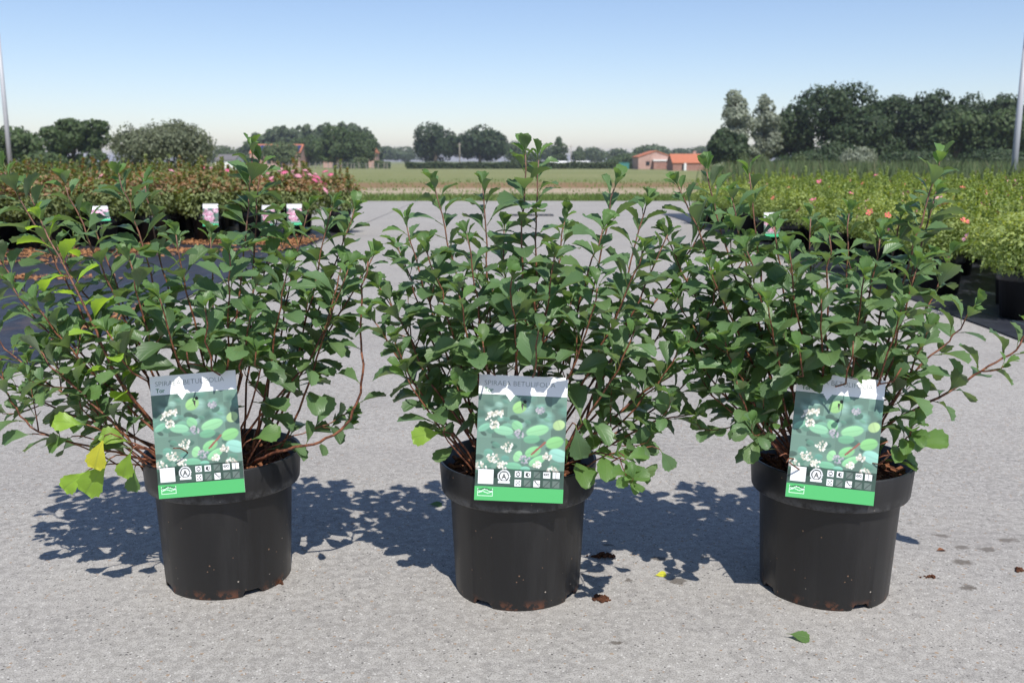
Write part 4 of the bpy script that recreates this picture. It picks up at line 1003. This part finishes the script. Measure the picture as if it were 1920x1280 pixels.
for a in ((185, 850, -.145, .046, -1.9, .35, 'leaf_yellow', 4), (180, 895, -.125, .058, -2.2, .15, 'leaf_lime', 1), (140, 900, -.11, .044, -2.5, .2, 'leaf_lime', 6), (238, 870, -.13, .040, -1.9, .2, 'leaf_lime', 2), (215, 820, -.125, .040, 2.8, .6, 'leaf_lime', 3), (128, 792, -.12, .042, 3.0, .6, 'leaf_lime', 8),
          (250, 900, -.11, .034, -1.7, .2, 'leaf_young', 10), (296, 848, -.135, .038, 3.4, .5, 'leaf_young', 11), (30, 818, -.1, .04, 3.3, .9, 'leaf', 12), (110, 830, -.1, .036, 3.6, .8, 'leaf_young', 9), (500, 815, -.12, .042, .3, .7, 'leaf_young', 0), (470, 850, -.135, .036, -2.2, .35, 'leaf_young', 7), (320, 760, -.1, .03, 2.5, .5, 'leaf_young', 5), (170, 740, -.11, .036, .5, .6, 'leaf_young', 3)): lef.lone(*a)
lef.finish()
# --- right plant
rig = Shrub((.468, YR, 0), R(-90+16), 3, 'black pot beside the pink cinquefoils, its shrub reaching one long low branch sideways', (1476, 735, 1667, 941)); rig.card_y = 1.25
for px, py, dy in ((1762, 302, -.02), (1755, 360, .03), (1405, 325, .02), (1325, 322, .04), (1372, 370, -.04), (1272, 350, -.02), (1248, 440, .04), (1592, 400, .03), (1520, 410, .07), (1452, 425, -.06), (1690, 405, .05), (1650, 445, -.07), (1555, 440, -.10), (1480, 470, -.11), (1400, 470, -.10), (1330, 500, -.09), (1780, 480, .06),
        (1720, 500, -.09), (1620, 520, -.13), (1690, 580, -.13), (1540, 560, -.15), (1440, 570, -.14), (1270, 560, -.03), (1290, 640, -.06), (1320, 600, .05), (1360, 640, -.11), (1600, 640, -.16), (1500, 660, -.16), (1740, 620, -.10), (1380, 710, -.12), (1310, 700, -.06), (1690, 690, -.14)):
    rig.shoot(px, py, dy, laterals=rig.r.choice((0, 1, 2)))
rig.path([(1640, 800, -.06), (1720, 690, -.06), (1780, 640, -.06), (1825, 578, -.06)], start=.3, step=.014, laterals=0)
rig.path([(1660, 800, -.04), (1760, 745, -.05), (1840, 695, -.05), (1905, 655, -.06), (1935, 600, -.06)], start=.3, step=.0125, laterals=1, rad=.0024)
rig.path([(1690, 830, -.06), (1705, 815, -.09), (1712, 800, -.1)], start=.3, step=.008, laterals=0, mat='leaf_young', rad=.0014)
for a in ((1458, 846, -.135, .042, 2.4, .25, 'leaf_young', 4), (1468, 892, -.13, .034, -1.8, .2, 'leaf_lime', 2), (1445, 870, -.11, .03, -2.4, .2, 'leaf', 8), (1700, 822, -.11, .044, .2, .6, 'leaf_young', 3), (1680, 880, -.12, .040, -.3, .4, 'leaf_young', 6), (1700, 850, -.10, .036, .1, .6, 'leaf', 9), (1640, 830, -.135, .04, 2.6, .5, 'leaf_young', 10)): rig.lone(*a)
rig.finish()

for pl, px, lab in ((mid, ((894, 938), (1050, 942), (907, 720), (1060, 729)), 'printed plant card standing upright on the rim of the pot between the other two'),
                    (lef, ((303, 931), (455, 926), (277, 713), (433, 711)), 'printed plant card on the pot with the bright yellow leaf, its foot swung outwards'),
                    (rig, ((1476, 937), (1634, 941), (1505, 738), (1667, 735)), 'printed plant card leaning sideways on the pot beside the pink cinquefoils')):
    y0 = pl.loc.y-.1225; BL, BR = P(*px[0], y0), P(*px[1], y0); TL, TR = P(*px[2], y0+.03), P(*px[3], y0+.03)
    card(BL, BR, TL, TR, (pl.loc.x, pl.loc.y-.085, .17), lab, None)

# cards on the background shrubs
BCW, BCH = .115, .165
BC = bend_card(BCW, BCH, .001); BC.materials.append(M['card'])
def far_card(px, pyb, d, label, rz=0, tilt=-.15):
    o = P(px, pyb, d); root = empty('plant_card', o); root.rotation_euler = (tilt, 0, rz)
    link('card', BC, None, root); p = link('print', PR_PINK, None, root); p.scale = (BCW, 1, BCH); p.location = (0, -.0004, 0)
    m = MB(); m.tube([(0, .004, BCH*.6), (0, .03, 0), (0, .05, -.05)], .003, 5); m.build('stake', M['pot_far'], root)
    return tag(root, label, 'plant card')
far_card(395, 424, 7.2, 'pink-printed plant card standing clear in front of the rust-tipped shrubs')
far_card(502, 425, 7.5, 'pink-printed plant card half covered by the tall shoot, left bed', -.3)
far_card(553, 422, 7.62, 'pink-printed plant card nearest the lane end of the left bed', .2)
far_card(190, 414, 6.35, 'folded white plant card lying on the rust-tipped shrubs', .5, -1.0)
far_card(1448, 444, 6.6, 'pink-printed plant card showing white among the cinquefoils', .2)

# bark litter on the cloth
g = np.random.default_rng(31); n = 6000; cl = [(-2.2, 7.35, .7, .22), (-3.0, 6.5, .6, .25), (-1.75, 7.5, .25, .35), (-3.4, 5.9, .5, .12), (-2.3, 6.7, .5, .12), (-2.6, 5.1, .3, .06), (-1.62, 7.0, .1, .5), (-1.6, 3.6, .06, .5)]
k = g.choice(len(cl), n, p=np.array([.28, .22, .16, .12, .10, .05, .04, .03])); C = np.array(cl)
c = np.stack([C[k, 0]+g.normal(0, 1, n)*C[k, 2]*.6, C[k, 1]+g.normal(0, 1, n)*C[k, 3]*.6, g.uniform(.014, .022, n)], 1); a = g.uniform(0, 6.28, n); s = g.uniform(.004, .017, n); t = np.stack([np.cos(a), np.sin(a), g.normal(0, .25, n)], 1); b = np.stack([-np.sin(a), np.cos(a), g.normal(0, .25, n)], 1)
s, s2 = s[:, None], s[:, None]*.45; V = np.stack([c-t*s-b*s2, c+t*s-b*s2, c+t*s+b*s2, c-t*s+b*s2], 1)
V = V[(c[:, 0] < -1.53)]
tag(link('bark_litter', quads_mesh('bark_litter', V.reshape(-1, 3), len(V), 4), M['debris']), 'orange-brown bark litter scattered on the dark ground cloth', 'bark', kind='stuff')

# fallen leaves and crumbs on the concrete
def fallen(px, py, size, ang, mat, var, label, name='fallen_leaf', tilt=.0):
    p = G(px, py); o = bpy.data.objects.new(name, LEAVES[var][0].copy()); COL.objects.link(o); me = o.data
    co = np.empty(len(me.vertices)*3, np.float32); me.vertices.foreach_get('co', co); co = co.reshape(-1, 3); co = co[:]; co[:, 2] *= .45; co[:, 2] -= co[:, 2].min()-.02; me.vertices.foreach_set('co', co.ravel()); me.update()
    me.materials[0] = M[mat]; o.rotation_euler = Euler((tilt, 0, ang), 'ZYX').to_matrix().to_euler(); o.scale = (size,)*3
    q = Matrix.Rotation(tilt, 3, 'X') @ Matrix.Rotation(ang, 3, 'Z'); o.rotation_euler = q.to_euler()
    low = min((q @ Vector(v.co)).z for v in me.vertices)*size; o.location = (p.x, p.y, .0006-low)
    return tag(o, label, 'leaf')
fallen(1474, 1196, .026, -.25, 'leaf_young', 15, 'fresh green leaf lying alone on the bare concrete', tilt=.5)
fallen(1226, 1080, .017, .2, 'leaf_yellow', 4, 'small pale yellow leaf on the concrete between two pots', tilt=.6)
fallen(800, 948, .024, .1, 'leaf_young', 7, 'curled green leaf lying in the shadow beside the pot', tilt=.3)
fallen(1755, 1034, .016, .4, 'soil2', 6, 'dried brown leaf curled among the damp marks')
def crumbs(px, py, sx, sy, n, seed, label):
    r = random.Random(seed); p = G(px, py); m = MB()
    for i in range(n):
        x, y = r.gauss(0, sx), r.gauss(0, sy); q = r.uniform(.0015, .0045); b0 = len(m.v); z = q*.5+.004*max(0, 1-(x/sx)**2-(y/sy)**2)*r.random()
        m.box((0, 0, 0), (q*r.uniform(1, 2.2), q*r.uniform(.8, 1.4), q))
        Q = Quaternion((1, r.uniform(-.4, .4), r.uniform(-.4, .4), r.uniform(-1, 1))).normalized()
        for k in range(b0, len(m.v)): m.v[k] = Q@m.v[k]+Vector((x, y, z))
    o = m.build('soil_clod', M['soil']); o.location = p; return tag(o, label, 'soil')
crumbs(1128, 1043, .008, .003, 46, 1, 'flat dark brown soil crumb patch right of the upright-card pot')
crumbs(1128, 1124, .005, .004, 44, 2, 'small reddish-brown soil clod at the foot of the upright-card pot')
crumbs(522, 1093, .003, .006, 22, 3, 'soil crumbs spilling from the foot of the yellow-leaf pot')
crumbs(1740, 1082, .006, .002, 8, 4, 'few thin soil crumbs right of the leaning-card pot')
crumbs(1912, 1070, .004, .002, 10, 5, 'tiny dark crumbs near the damp marks')
crumbs(1655, 1108, .003, .003, 14, 6, 'soil crumbs at the base of the leaning-card pot')

# summer air
m = MB(); m.box((0, 2960, 14), (5200, 6100, 34)); hz_o = m.build('haze', None)
hm = bpy.data.materials.new('summer_haze'); hm.use_nodes = True; t = hm.node_tree; t.nodes.clear()
ov = t.nodes.new('ShaderNodeOutputMaterial'); vp = t.nodes.new('ShaderNodeVolumePrincipled'); vp.inputs['Color'].default_value = (.84, .87, 1, 1); vp.inputs['Density'].default_value = .00036; vp.inputs['Anisotropy'].default_value = .25
t.links.new(vp.outputs[0], ov.inputs['Volume']); hz_o.data.materials.append(hm); tag(hz_o, 'thin pale summer haze over the fields', 'haze', kind='stuff')
